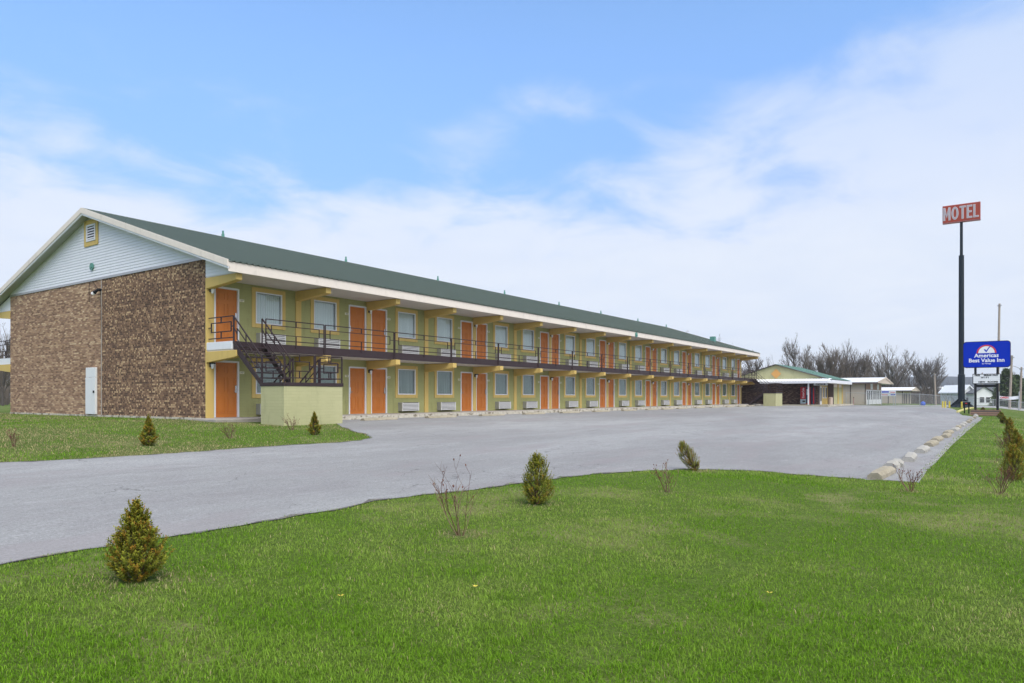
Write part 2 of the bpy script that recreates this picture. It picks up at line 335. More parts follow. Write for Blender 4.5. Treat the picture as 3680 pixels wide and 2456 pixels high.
# ------------------------------------------------------------ object helpers
def tag(o, label=None, cat=None, group=None, kind=None):
    if label: o['label'] = label
    if cat: o['category'] = cat
    if group: o['group'] = group
    if kind: o['kind'] = kind
    return o
def empty(name, loc, rz=0, label=None, cat=None, group=None):
    o = bpy.data.objects.new(name, None); o.empty_display_size = .2; COL.objects.link(o); o.location = loc; o.rotation_euler = (0, 0, rz)
    return tag(o, label, cat, group)
class MB:
    def __init__(s): s.v = []; s.f = []; s.mi = []; s.cur = 0
    def add(s, vs, fs):
        n = len(s.v); s.v += [tuple(p) for p in vs]; s.f += [tuple(i+n for i in f) for f in fs]; s.mi += [s.cur]*len(fs); return s
    def box(s, x0, x1, y0, y1, z0, z1):
        return s.add([(x0,y0,z0),(x1,y0,z0),(x1,y1,z0),(x0,y1,z0),(x0,y0,z1),(x1,y0,z1),(x1,y1,z1),(x0,y1,z1)],
                     [(0,3,2,1),(4,5,6,7),(0,1,5,4),(1,2,6,5),(2,3,7,6),(3,0,4,7)])
    def prism(s, pts, a, b, axis):
        """closed outline pts (2-D) extruded from a to b along axis 'x' (pts=y,z), 'y' (pts=x,z) or 'z' (pts=x,y)"""
        mk = {'x': lambda t, p: (t, p[0], p[1]), 'y': lambda t, p: (p[0], t, p[1]), 'z': lambda t, p: (p[0], p[1], t)}[axis]
        n = len(pts); vs = [mk(a, p) for p in pts] + [mk(b, p) for p in pts]
        return s.add(vs, [tuple(range(n-1, -1, -1)), tuple(range(n, 2*n))] + [(i, (i+1) % n, n+(i+1) % n, n+i) for i in range(n)])
    def tube(s, pts, rad, n=6, cap=True):
        pts = [Vector(p) for p in pts]; rads = rad if isinstance(rad, (list, tuple)) else [rad]*len(pts)
        vs = []; up = None
        for i, p in enumerate(pts):
            t = (pts[min(i+1, len(pts)-1)] - pts[max(i-1, 0)]).normalized()
            if up is None: up = Vector((0, 0, 1)) if abs(t.z) < .9 else Vector((1, 0, 0))
            a = t.cross(up).normalized(); b = a.cross(t).normalized(); up = b
            for k in range(n):
                an = 2*math.pi*(k+.5)/n; vs.append(p + (a*math.cos(an)+b*math.sin(an))*rads[i])
        fs = [(i*n+k, i*n+(k+1) % n, (i+1)*n+(k+1) % n, (i+1)*n+k) for i in range(len(pts)-1) for k in range(n)]
        if cap: fs += [tuple(range(n-1, -1, -1)), tuple((len(pts)-1)*n+k for k in range(n))]
        return s.add(vs, fs)
    def bar(s, a, b, w=.04, h=None):
        """square bar between two points"""
        r = w/2*1.4142; return s.tube([a, b], r, 4)
    def build(s, name, mat, parent=None, loc=None, smooth=False, bevel=0):
        me = bpy.data.meshes.new(name); me.from_pydata(s.v, [], s.f)
        for mm in (mat if isinstance(mat, (list, tuple)) else [mat]): me.materials.append(MATS[mm])
        if isinstance(mat, (list, tuple)): me.polygons.foreach_set('material_index', s.mi)
        if smooth: me.polygons.foreach_set('use_smooth', [True]*len(me.polygons))
        me.update(); bm = bmesh.new(); bm.from_mesh(me); bmesh.ops.recalc_face_normals(bm, faces=bm.faces)
        if bevel: bmesh.ops.bevel(bm, geom=[e for e in bm.edges if len(e.link_faces) == 2 and e.calc_face_angle(0) > .5], offset=bevel, segments=1, affect='EDGES')
        bm.to_mesh(me); bm.free()
        o = bpy.data.objects.new(name, me); COL.objects.link(o)
        if parent is not None: o.parent = parent
        if loc is not None: o.location = loc
        return o
def copy_tree(o, parent=None):
    c = o.copy(); COL.objects.link(c)
    if parent is not None: c.parent = parent
    for ch in o.children: copy_tree(ch, c)
    return c
def text_mesh(name, body, size, mat, parent, loc, facing='-X', bold=0, ext=.005, sx=1, align='CENTER', spacing=1):
    cu = bpy.data.curves.new(name, 'FONT'); cu.body = body; cu.size = size; cu.extrude = ext; cu.offset = bold; cu.align_x = align; cu.align_y = 'CENTER'; cu.space_character = spacing
    cu.resolution_u = 3
    t = bpy.data.objects.new(name, cu); COL.objects.link(t); me = bpy.data.meshes.new_from_object(t); bpy.data.objects.remove(t); bpy.data.curves.remove(cu)
    if facing == '-X': M = Matrix(((0, 0, -1, 0), (-sx, 0, 0, 0), (0, 1, 0, 0), (0, 0, 0, 1)))
    elif facing == '-Y': M = Matrix(((sx, 0, 0, 0), (0, 0, -1, 0), (0, 1, 0, 0), (0, 0, 0, 1)))
    elif facing == 'up-X': M = Matrix(((0, 0, -1, 0), (0, -sx, 0, 0), (1, 0, 0, 0), (0, 0, 0, 1)))   # text running upwards
    if facing == 'up-X': M = Matrix(((0, 0, -1, 0), (0, 1, 0, 0), (sx, 0, 0, 0), (0, 0, 0, 1)))
    me.transform(M); me.name = name; me.materials.clear(); me.materials.append(MATS[mat])
    o = bpy.data.objects.new(name, me); COL.objects.link(o); o.parent = parent; o.location = loc
    return o
def drape(name, poly, mat, off, step=1., thick=0, kind='structure'):
    bm = bmesh.new(); f = bm.faces.new([bm.verts.new((x, y, 0)) for x, y in poly])
    xs = [p[0] for p in poly]; ys = [p[1] for p in poly]
    x = math.floor(min(xs)/step)*step
    while x < max(xs):
        bmesh.ops.bisect_plane(bm, geom=bm.verts[:]+bm.edges[:]+bm.faces[:], plane_co=(x, 0, 0), plane_no=(1, 0, 0)); x += step
    y = math.floor(min(ys)/step)*step
    while y < max(ys):
        bmesh.ops.bisect_plane(bm, geom=bm.verts[:]+bm.edges[:]+bm.faces[:], plane_co=(0, y, 0), plane_no=(0, 1, 0)); y += step
    bmesh.ops.triangulate(bm, faces=bm.faces[:])
    for v in bm.verts: v.co.z = g(v.co.x, v.co.y) + off
    for ff in bm.faces:
        if ff.normal.z < 0: ff.normal_flip()
    bmesh.ops.recalc_face_normals(bm, faces=bm.faces)
    me = bpy.data.meshes.new(name); bm.to_mesh(me); bm.free(); me.materials.append(MATS[mat])
    if me.polygons[0].normal.z < 0: me.flip_normals()
    o = bpy.data.objects.new(name, me); COL.objects.link(o); tag(o, kind=kind); return o
# ============================================================ GROUND
def ground():
    xs = list(np.arange(-40, 130, 2.)) + [132, 140, 150, 160, 170, 190, 220, 260, 300, 400, 600, 900, 1400, 2200, 3500]
    ys = [-2500, -1200, -600, -300, -150, -80, -50, -30] + list(np.arange(-20, 60, 1.)) + [62, 70, 80, 100, 150, 220, 320, 500, 900, 1500, 2500, 3500]
    xs = [-600, -200, -90, -60] + xs
    nx, ny = len(xs), len(ys); vs = [(x, y, g(x, y)) for x in xs for y in ys]
    fs = [(i*ny+j, (i+1)*ny+j, (i+1)*ny+j+1, i*ny+j+1) for i in range(nx-1) for j in range(ny-1)]
    m = MB(); m.add(vs, fs); tag(m.build('ground', 'lawn_ground'), kind='structure')
ground()
fe = [GD(*p) for p in ((0,1294),(100,1279),(200,1262),(300,1247),(400,1232),(500,1216),(600,1200),(680,1186),(760,1172),(830,1158),(900,1145),(980,1136),(1060,1128),(1130,1119),(1200,1109),(1275,1099),(1350,1090),(1420,1085),(1480,1081),(1540,1079),(1600,1078),(1660,1079),(1720,1081),(1780,1085),(1830,1090),(1900,1095),(1960,1099),(2040,1104),(2107,1109))]
rg = [GD(*p) for p in ((2122,1085),(2136,1066),(2152,1046),(2168,1032),(2178,1020),(2192,1006),(2206,993),(2222,980),(2236,970),(2250,960))]
bk = [GD(*p) for p in ((787,981),(800,987),(822,993),(840,998),(850,1005),(835,1010),(800,1014),(750,1018),(680,1021),(600,1026),(520,1032),(450,1037),(375,1042),(300,1047),(220,1051),(150,1056),(70,1059),(0,1062))]
rng = random.Random(3)
def rough(pts, a=.05):
    o = []
    for i in range(len(pts)-1):
        p, q = Vector(pts[i]), Vector(pts[i+1]); n = max(1, int((q-p).length/.22)); nn = Vector((-(q-p).y, (q-p).x)).normalized()
        for k in range(n):
            o.append(tuple(p.lerp(q, k/n) + nn*rng.uniform(-a, a)))
    o.append(tuple(pts[-1])); return o
def ext(a, b, d):
    v = (Vector(a)-Vector(b)).normalized(); return tuple(Vector(a)+v*d)
fe2 = rough([ext(fe[0], fe[2], 25)]+fe, .05); rg2 = rough(rg, .05); bk2 = rough(bk+[ext(bk[-1], bk[-3], 30)], .05)
LOT = fe2 + rg2 + [(70.5, rg[-1][1]), (73.2, 3.3), (76, 3.62), (79.5, 3.85), (83, 4.1), (90, 4.9), (97.6, 6.1), (97.6, 17), (98, 30), (79, 30), (79, 23), (17.3, 23), (17.3, 19.9)] + bk2
drape('parking_lot', LOT, 'asphalt', .008)
# patched strip between the wheel stops and the lawn on the right
stripR = [(p[0]-.02, p[1]+.06) for p in rg2 if p[0] > 19.5]
drape('path', stripR + [(70, 1.75), (45, 1.75), (30, 1.7), (21.5, 1.6)], 'patched_path', .014)
def edge_strip(pts, w0, w1, name):
    inn = []
    for i, p in enumerate(pts):
        a, b_ = Vector(pts[max(i-8, 0)]), Vector(pts[min(i+8, len(pts)-1)]); t = (b_-a).normalized(); n_ = Vector((-t.y, t.x)); inn.append(tuple(Vector(p)+n_*rng.uniform(w0, w1)))
    vs = []
    for p, q in zip(pts, inn): vs += [(p[0], p[1], g(*p)+.013), (q[0], q[1], g(*q)+.013)]
    m = MB().add(vs, [(2*i, 2*i+2, 2*i+3, 2*i+1) for i in range(len(pts)-1)]); tag(m.build(name, 'crumbled_edge'), kind='structure')
edge_strip(fe2[100:], -.02, .15, 'verge'); edge_strip(bk2, -.02, .10, 'verge')
def inside(x, y, poly=LOT):
    c = False; n = len(poly); j = n-1
    for i in range(n):
        xi, yi = poly[i]; xj, yj = poly[j]
        if (yi > y) != (yj > y) and x < (xj-xi)*(y-yi)/(yj-yi)+xi: c = not c
        j = i
    return c
# far road and apron beyond the lot
drape('service_road', [(98.6, -12), (112, -9), (150, 0), (150, 9), (116, 9), (116, 13), (100.4, 13.2), (98.6, 6.5)], 'far_concrete', .012)

# ============================================================ GRASS (blades)
def vnoise(x, y, seed, sc):
    rs = np.random.RandomState(seed); T = rs.rand(256, 256); x = x/sc; y = y/sc
    xi = np.floor(x).astype(int); yi = np.floor(y).astype(int); fx = x-xi; fy = y-yi; fx = fx*fx*(3-2*fx); fy = fy*fy*(3-2*fy)
    a = T[xi % 256, yi % 256]; b = T[(xi+1) % 256, yi % 256]; c = T[xi % 256, (yi+1) % 256]; d = T[(xi+1) % 256, (yi+1) % 256]
    return (a*(1-fx)+b*fx)*(1-fy) + (c*(1-fx)+d*fx)*fy
def np_inside(x, y, poly):
    c = np.zeros(len(x), bool); n = len(poly); j = n-1
    for i in range(n):
        xi, yi = poly[i]; xj, yj = poly[j]
        if yi != yj:
            c ^= ((yi > y) != (yj > y)) & (x < (xj-xi)*(y-yi)/(yj-yi)+xi)
        j = i
    return c
def npramp(v, a, b): return np.clip((v-a)/(b-a), 0, 1)
def np_g(x, y):
    s = 1-.62*npramp(x, 65, 98); z = -.17-.83*npramp(19.5-y, 0, 17.2)*s
    z += .13*npramp(y, 19.5, 24)*(1-npramp(x, 14.4, 17)); z -= .13*np.clip(1.2-y, 0, 8)*npramp(x, 20, 60); z -= .45*npramp(x, 104, 170)+1.2*npramp(x, 170, 300); return z
BARE = []     # (x, y, r) bare mulch rings under shrubs
def blades(name, n, r0, r1, a0, a1, h0, w0, seed, label, lotmargin=None):
    rs = np.random.RandomState(seed)
    r = r0*(r1/r0)**rs.rand(n); a = a0+(a1-a0)*rs.rand(n)      # denser close by
    th = R(35) - a; x = r*np.cos(th); y = r*np.sin(th)
    ok = ~np_inside(x+.07*(rs.rand(n)-.5)*(r/8), y+.16*(rs.rand(n)-.5), LOT)
    ok &= ~((x > 14.0) & (x < 80) & (y > 22.15)) & ~((x > 14.7) & (x < 17.35) & (y > 19.4)) & (x < 99) & ~((x > 14.05) & (y > 22.2) & (y < 24.1)) & ~((x > 14.75) & (y > 23.5))
    ok &= ~((x > 80.5) & (y > 13.5)) & (y < 48)
    ok &= ~((x > 73.9) & (x < 75.4) & (y > .45) & (y < 2.9))
    x, y, r = x[ok], y[ok], r[ok]; n = len(x)
    for bx, by, br in BARE:
        k = (np.hypot(x-bx, y-by) > br*(.6+.5*rs.rand(n))); x, y, r = x[k], y[k], r[k]; n = len(x)
    big = vnoise(x, y, 1, 2.3)*.5+vnoise(x, y, 2, .9)*.3+vnoise(x, y, 3, .35)*.2
    fin = vnoise(x, y, 4, .12)
    back = ((y > 9) & (x < 18)).astype(float)           # the old lawn by the gable is thinner and browner
    right = npramp(x, 14, 22)*npramp(1.2-y, 0, 2.2)
    sc = 1+.035*np.clip(r-5, 0, 60)
    h = h0*(.4+.8*rs.rand(n))*(.6+.8*fin)*(1-.25*back)*(1+.012*r); w = w0*(.6+.8*rs.rand(n))*sc
    z = np_g(x, y) - .004
    az = rs.rand(n)*2*np.pi; lean = h*(.2+.95*rs.rand(n)); dx, dy = np.cos(az), np.sin(az)
    wx, wy = -dy*w/2, dx*w/2
    V = np.empty((n, 5, 3))
    V[:, 0] = np.stack([x-wx, y-wy, z], 1); V[:, 1] = np.stack([x+wx, y+wy, z], 1)
    mx, my, mz = x+dx*lean*.35, y+dy*lean*.35, z+h*.6
    V[:, 2] = np.stack([mx+wx*.8, my+wy*.8, mz], 1); V[:, 3] = np.stack([mx-wx*.8, my-wy*.8, mz], 1)
    V[:, 4] = np.stack([x+dx*lean, y+dy*lean, z+h*(1-.25*lean/h)], 1)
    g1 = np.array([.095, .215, .008]); g2 = np.array([.20, .37, .026]); g3 = np.array([.33, .42, .10]); st = np.array([.42, .36, .19])
    t = rs.rand(n)[:, None]; colr = g1*(1-t)+g2*t
    y1 = np.clip((big-.48)*3.0+.25*rs.rand(n), 0, 1)[:, None]; colr = colr*(1-y1*.7)+g3*y1*.7
    ps = .018+.35*np.clip(big-.5, 0, 1)+back*(.16+.9*np.clip(big-.42, 0, 1)+4.5*np.clip(vnoise(x, y, 9, 2.6)*.65+vnoise(x, y, 10, .8)*.35-.44, 0, .5))+right*(.1+1.1*np.clip(big-.45, 0, 1))
    for bx, by, br in BARE: ps = ps+.75*np.exp(-((np.hypot(x-bx, y-by)/(br*1.7))**2))
    k = (rs.rand(n) < ps)[:, None]; colr = np.where(k, st*(.6+.6*rs.rand(n)[:, None]), colr)
    colr = colr*(.8+.4*rs.rand(n)[:, None])
    me = bpy.data.meshes.new(name); me.vertices.add(n*5); me.vertices.foreach_set('co', V.astype(np.float32).ravel())
    base = (np.arange(n)*5)[:, None]
    loops = np.concatenate([base+np.array([0, 1, 2, 3]), base+np.array([3, 2, 4])], 1).astype(np.int32)
    me.loops.add(n*7); me.loops.foreach_set('vertex_index', loops.ravel())
    me.polygons.add(n*2); ls = (np.arange(n)*7)[:, None]+np.array([0, 4]); me.polygons.foreach_set('loop_start', ls.astype(np.int32).ravel())
    me.update(calc_edges=True)
    at = me.color_attributes.new('col', 'FLOAT_COLOR', 'POINT'); cc = np.ones((n, 5, 4), np.float32); cc[:, :, :3] = colr[:, None, :]; cc[:, :2, :3] *= 1.0
    at.data.foreach_set('color', cc.ravel()); me.materials.append(MATS['grass_blade'])
    o = bpy.data.objects.new(name, me); COL.objects.link(o); tag(o, label, 'grass', kind='stuff'); return o

# ============================================================ MOTEL
X0, BAY, NB_ = 14.98, 3.92, 16
YF, YB = 24.0, 41.24           # front and back wall planes
XE = X0 + BAY*NB_ + .2         # far end wall
YBAL = 22.4
mot = empty('motel_building', (0, 0, 0), 0, 'long two storey lime green motel with orange doors, brick gable and green metal roof', 'motel')
def wall_open(m, x0, x1, z0, z1, y, ops, dep=.12):
    xs = sorted({x0, x1} | {v for o in ops for v in o[:2]}); zs = sorted({z0, z1} | {v for o in ops for v in o[2:]})
    for a, b in zip(xs, xs[1:]):
        for c, d in zip(zs, zs[1:]):
            mx, mz = (a+b)/2, (c+d)/2
            if any(o[0] < mx < o[1] and o[2] < mz < o[3] for o in ops): continue
            m.add([(a, y, c), (b, y, c), (b, y, d), (a, y, d)], [(0, 1, 2, 3)])
    for a, b, c, d in ops:
        m.add([(a,y,c),(b,y,c),(b,y,d),(a,y,d),(a,y+dep,c),(b,y+dep,c),(b,y+dep,d),(a,y+dep,d)], [(0,4,5,1),(1,5,6,2),(2,6,7,3),(3,7,4,0)])
DOORS, WINS = [], []
for k in range(NB_):
    x = X0 + BAY*k
    for fl in (0, 1):
        z = 2.75*fl
        if k % 2 == 0: DOORS.append((k, fl, x+.15, x+1.17, z)); WINS.append((k, fl, x+1.90, x+3.12, z+.89))
        else: DOORS.append((k, fl, x+BAY-1.17, x+BAY-.15, z)); WINS.append((k, fl, x+BAY-3.12, x+BAY-1.90, z+.89))
m = MB(); wall_open(m, X0-.05, XE, -.2, 5.2, YF, [(a, b, z, z+2.12) for _, _, a, b, z in DOORS] + [(a, b, z, z+1.23) for _, _, a, b, z in WINS])
m.build('front_wall', 'lime_stucco', mot)
MB().box(X0+.1, XE, YF+.35, YB-.02, -.3, 5.2).build('inner_wall', 'dark_gap', mot)
# gable wall in two brick fields
MB().box(14.80, 15.06, YF+.012, 31.78, -.3, 5.86).build('brick_gable_wall', 'brick_dark', mot)
MB().box(14.80, 15.3, 31.80, YB, -.3, 5.86).build('brick_gable_wall', 'brick_light', mot)
MB().box(14.775, 14.80, 31.77, 31.81, -.2, 5.86).build('expansion_joint', 'concrete_walk', mot)
m = MB().box(14.77, 14.799, YF+.1, YB, -.25, .01); m.build('plinth', 'chipped_kerb_paint', mot)
m = MB().box(14.765, 14.80, 24.05, YB, 5.80, 5.90); m.build('flashing', 'dull_metal', mot)
MB().box(XE-.3, XE, YF+.01, YB, -.3, 5.86).build('far_gable_wall', 'brick_light', mot)
MB().box(X0, XE-.3, YB-.1, YB, -.3, 5.2).build('back_wall', 'lime_stucco', mot)
# roof geometry
YR = (YF+YB)/2; YE = 21.95; ZE = 5.46; ZR = 8.86; SL = (ZR-ZE)/(YR-YE); XN, XFR = 14.38, XE+.0
def roof_slope(sgn):
    m = MB(); n = int((XFR-XN)/.24); prof = []
    for i in range(n):
        x = XN+i*.24; prof += [(x, 0), (x+.16, 0), (x+.18, .04), (x+.22, .04)]
    prof.append((XFR, 0)); ye = YE if sgn < 0 else 2*YR-YE
    ys = [(ye-sgn*-.06*0 + sgn*.05, ZE-.016), (YR, ZR)]
    vs = [(x, y, z+h) for x, h in prof for y, z in ys]; 
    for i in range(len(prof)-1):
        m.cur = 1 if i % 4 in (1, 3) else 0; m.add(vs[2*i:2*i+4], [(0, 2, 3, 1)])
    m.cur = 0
    # underside
    b = [(x, y, z-.10) for x in (XN+.02, XFR-.02) for y, z in ((ye-sgn*.06, ZE+.06*SL), (YR, ZR))]; m.add(b, [(0, 2, 3, 1)])
    return m
for s_ in (-1, 1): roof_slope(s_).build('roof', ['green_metal_roof', 'green_roof_rib_shade'], mot)
MB().prism([(YR-.14, ZR-.01), (YR, ZR+.05), (YR+.14, ZR-.01), (YR, ZR+.02)], XN, XFR, 'x').build('ridge_cap', 'green_metal_roof', mot)
# fascia, soffit, rakes
MB().box(XN, XFR, YE, YE+.04, 5.10, 5.44).build('fascia', 'cream_fascia', mot, bevel=.006)
MB().box(XN+.02, XFR-.02, 2*YR-YE-.04, 2*YR-YE, 5.10, 5.44).build('fascia', 'cream_fascia', mot)
MB().box(14.802, XFR, YE+.04, YF-.001, 5.115, 5.135).build('soffit', 'soffit_paint', mot)
MB().box(14.802, XFR, YB+.001, 2*YR-YE-.04, 5.115, 5.135).build('soffit', 'soffit_paint', mot)
def rake(x0, x1, z0, z1, name, mat, YE=YE, ZE=ZE):
    """board following both slopes, z offsets from the roof plane"""
    yl = 2*YR-YE
    MB().prism([(YE-.0, ZE+z0), (YR, ZR+z0), (yl, ZE+z0), (yl, ZE+z1), (YR, ZR+z1), (YE-.0, ZE+z1)], x0, x1, 'x').build(name, mat, mot)
rake(XN-.05, XN-.005, -.19, .045, 'rake_board', 'cream_fascia'); rake(XN-.02, XN+.03, -.27, -.192, 'rake_board', 'white_vinyl')
rake(XN+.03, 14.80, -.20, -.16, 'rake_soffit', 'rake_soffit', YE+.06, ZE+.06*SL)
rake(XFR-.05, XFR+.0, -.19, .045, 'rake_board', 'cream_fascia')
# gable siding, real laps
m = MB(); z = 5.90; st = .118; xw = 14.80
while z < ZR-.3:
    def half(zz): return max(0., (YR-YE) - (zz-(ZE-.2))/SL)
    a, b = half(z), half(z+st)
    if a <= .05: break
    ylo = max(YR-a, 21.97)
    m.add([(xw-.030, YR-a, z), (xw-.030, YR+a, z), (xw-.012, YR+b, z+st), (xw-.012, YR-b, z+st), (xw-.010, YR-a, z), (xw-.010, YR+a, z)], [(0, 1, 2, 3), (0, 4, 5, 1)]); z += st
m.build('gable_siding', 'white_vinyl', mot)
m = MB().prism([(YE+.1, 5.14), (YF-.002, 5.14), (YF-.002, 5.85), (YE+.1, 5.25)], 14.80, 14.83, 'x')
for q in range(5):
    zz = 5.16+q*.12; m.box(14.785, 14.80, max(YE+.1, YF-.05-(5.78-zz)/SL*0-1.9+q*.34), YF-.01, zz, zz+.105)
m.build('gable_siding', 'white_vinyl', mot)
m = MB().prism([(YB+.002, 5.14), (2*YR-YE-.1, 5.14), (2*YR-YE-.1, 5.25), (YB+.002, 5.85)], 14.80, 14.83, 'x'); m.build('gable_siding', 'white_vinyl', mot)
MB().box(XFR-.06, XFR-.02, 22.2, 43.1, 5.14, 5.2).prism([(YE+.1, 5.2), (2*YR-YE-.1, 5.2), (YR, ZR-.2)], XFR-.35, XFR-.2, 'x').build('gable_siding', 'white_vinyl', mot)
# attic vent with yellow surround
v = MB().box(14.735, 14.765, 32.02, 32.20, 7.34, 8.47).box(14.735, 14.765, 33.05, 33.25, 7.34, 8.47).box(14.735, 14.765, 32.20, 33.05, 7.34, 7.52).box(14.735, 14.765, 32.20, 33.05, 8.28, 8.47).build('attic_vent', 'yellow_paint', mot)
q = MB().box(14.715, 14.765, 32.22, 32.29, 7.54, 8.26).box(14.715, 14.765, 32.96, 33.03, 7.54, 8.26).box(14.715, 14.765, 32.29, 32.96, 7.54, 7.61).box(14.715, 14.765, 32.29, 32.96, 8.19, 8.26)
for i in range(5):
    zz = 7.63+i*.112; q.prism([(32.29, 0), (32.96, 0), (32.96, .004), (32.29, .004)], 0, 0, 'x') if 0 else q.add([(14.72, 32.29, zz), (14.72, 32.96, zz), (14.755, 32.96, zz+.075), (14.755, 32.29, zz+.075)], [(0, 1, 2, 3)])
q.build('louvre', 'white_trim', v); MB().box(14.762, 14.768, 32.2, 33.05, 7.52, 8.28).build('vent_back', 'dark_gap', v)
def disc(m, x, y, z, r, t, n=8, axis='x'):
    pts = [(y+r*math.cos(2*math.pi*(i+.5)/n), z+r*math.sin(2*math.pi*(i+.5)/n)) for i in range(n)]
    if axis == 'x': m.prism(pts, x-t, x, 'x')
    else: m.prism([(x+p[0]-y, p[1]) for p in pts], y-t, y, 'y')
m = MB(); disc(m, 14.76, 32.55, 6.42, .16, .05); disc(m, 14.71, 32.55, 6.42, .07, .03); m.build('medallion', 'teal_paint', mot)
m = MB(); disc(m, 46.9, 21.945, 5.24, .19, .04, 12, 'y'); disc(m, 46.9, 21.905, 5.24, .09, .04, 12, 'y'); m.build('medallion', 'teal_paint', mot)
# side door and floodlight with cable
dr = MB().box(14.70, 14.798, 32.17, 33.05, 0.03, 1.62).box(14.715, 14.798, 32.17, 33.05, 1.63, 2.05).build('side_door', 'house_white', mot, bevel=.01)
m = MB().box(14.66, 14.70, 32.22, 32.30, .95, 1.05); m.build('handle', 'black_metal', dr)
fl = MB().tube([(14.8, 31.82, 5.35), (14.66, 31.82, 5.35)], .06, 8).tube([(14.66, 31.82, 5.35), (14.58, 31.98, 5.22)], [.05, .08], 8).build('floodlight', 'black_metal', mot)
MB().tube([(14.58, 31.98, 5.22), (14.55, 32.05, 5.17)], [.075, .085], 8).build('lamp_glass', 'sign_white', fl)
MB().tube([(14.78, 31.85, 5.3), (14.72, 32.1, 5.5), (14.75, 32.4, 5.72), (14.77, 32.72, 5.80), (14.77, 32.85, 5.7), (14.77, 32.86, 4.9)], .009, 4).tube([(14.77, 31.82, 5.3), (14.77, 31.83, 4.8), (14.77, 31.79, 4.65), (14.77, 31.79, 3.4)], .008, 4).build('cable', 'black_metal', mot)
# pilasters and brackets
def bracket(y0, y1, ztop, hw, ht):
    return [(y0, ztop-hw), (y0, ztop), (y1, ztop), (y1, ztop-ht), (y1+.14*(1 if y1 < y0 else -1), ztop-ht-.03)]
for k in range(NB_+1):
    x = X0+BAY*k; w = .135
    xa, xb = (x-w, x+w)
    if k == 0: xa, xb = 14.79, 15.10
    if k == NB_: xa, xb = x-.13, XE+.01
    MB().box(xa, xb, YF-.05, YF+.02, -.05, 5.11).build('pilaster', 'yellow_paint', mot, bevel=.008)
    for fl_ in (0, 1):
        zt = 2.42 if fl_ == 0 else 5.11
        MB().prism(bracket(YF-.05, 22.12, zt, .40, .22), (xa if k else 14.78), (xb if k else 15.03), 'x').build('bracket', 'yellow_paint', mot, bevel=.012)
for zt in (2.42, 5.11): MB().prism(bracket(YB+.0, 43.1, zt, .40, .22), 14.78, 15.03, 'x').build('bracket', 'yellow_paint', mot)
# balcony slabs
MB().box(14.82, XE+.3, YBAL+.02, YF-.001, 2.43, 2.70).build('balcony_slab', 'soffit_paint', mot)
MB().box(14.80, 14.90, YBAL+.0, YF-.02, 2.47, 2.75).build('balcony_edge', 'white_vinyl', mot, bevel=.01)
MB().box(14.92, XE+.3, YBAL-.03, YBAL+.02, 2.44, 2.75).build('balcony_fascia', 'brown_metal', mot)
MB().box(14.92, XE+.3, YBAL+.021, YF-.001, 2.70, 2.745).build('balcony_floor', 'concrete_walk', mot)
MB().box(14.82, XE+.3, YB+.001, 42.95, 2.43, 2.74).build('balcony_slab', 'white_vinyl', mot)
# doors
def door_parts():
    """door at origin: left bottom corner of its frame at (0,0,0), width 1.02, facing -Y, wall plane y = 0"""
    w, h = 1.02, 2.12
    fr = MB().box(-.012, .055, -.02, .10, 0, h).box(w-.055, w+.012, -.02, .10, 0, h).box(.055, w-.055, -.02, .10, h-.06, h+.01)
    dm = MB().box(.055, w-.055, .045, .085, .012, h-.06)
    iw = (w-.11-.3)/2
    for cx in (.055+.1, .055+.1+iw+.1):
        for z0, z1 in ((.16, .78), (.93, 1.52), (1.66, 1.93)):
            # raised moulding frame and panel
            dm.box(cx, cx+iw, .033, .0451, z0, z0+.022); dm.box(cx, cx+iw, .033, .0451, z1-.022, z1)
            dm.box(cx, cx+.022, .033, .0451, z0+.022, z1-.022); dm.box(cx+iw-.022, cx+iw, .033, .0451, z0+.022, z1-.022)
            dm.box(cx+.06, cx+iw-.06, .037, .0451, z0+.06, z1-.06)
    hd = lambda hx, s: MB().box(hx-.03, hx+.03, .02, .045, .93, 1.2).tube([(hx, .02, 1.0), (hx, -.02, 1.0), (hx-s*.12, -.02, .995)], .012, 6)
    return fr, dm, hd
DFR, DDM, DHD = door_parts()
proto = None
for k, fl_, a, b, z in DOORS:
    key = k % 2
    d = DDM.build('door', 'orange_door_paint', mot) if proto is None else proto.copy()
    if proto is None: proto = d; pf = DFR.build('door_frame', 'white_trim', d); ps = MB().box(.0, 1.02, -.12, .1, 0.0, .012).build('threshold', 'dull_metal', d); ph = {}
    else:
        COL.objects.link(d); f2 = pf.copy(); COL.objects.link(f2); f2.parent = d; f3 = ps.copy(); COL.objects.link(f3); f3.parent = d
    d.location = (a, YF, z+.001); d.parent = mot
    # hinge side next to the column: handle sits on the far side of each door
    hx = .92 if key == 0 else .10
    if key not in ph: ph[key] = DHD(hx, 1 if key == 0 else -1).build('handle', 'handle_metal', d)
    else: h2 = ph[key].copy(); COL.objects.link(h2); h2.parent = d
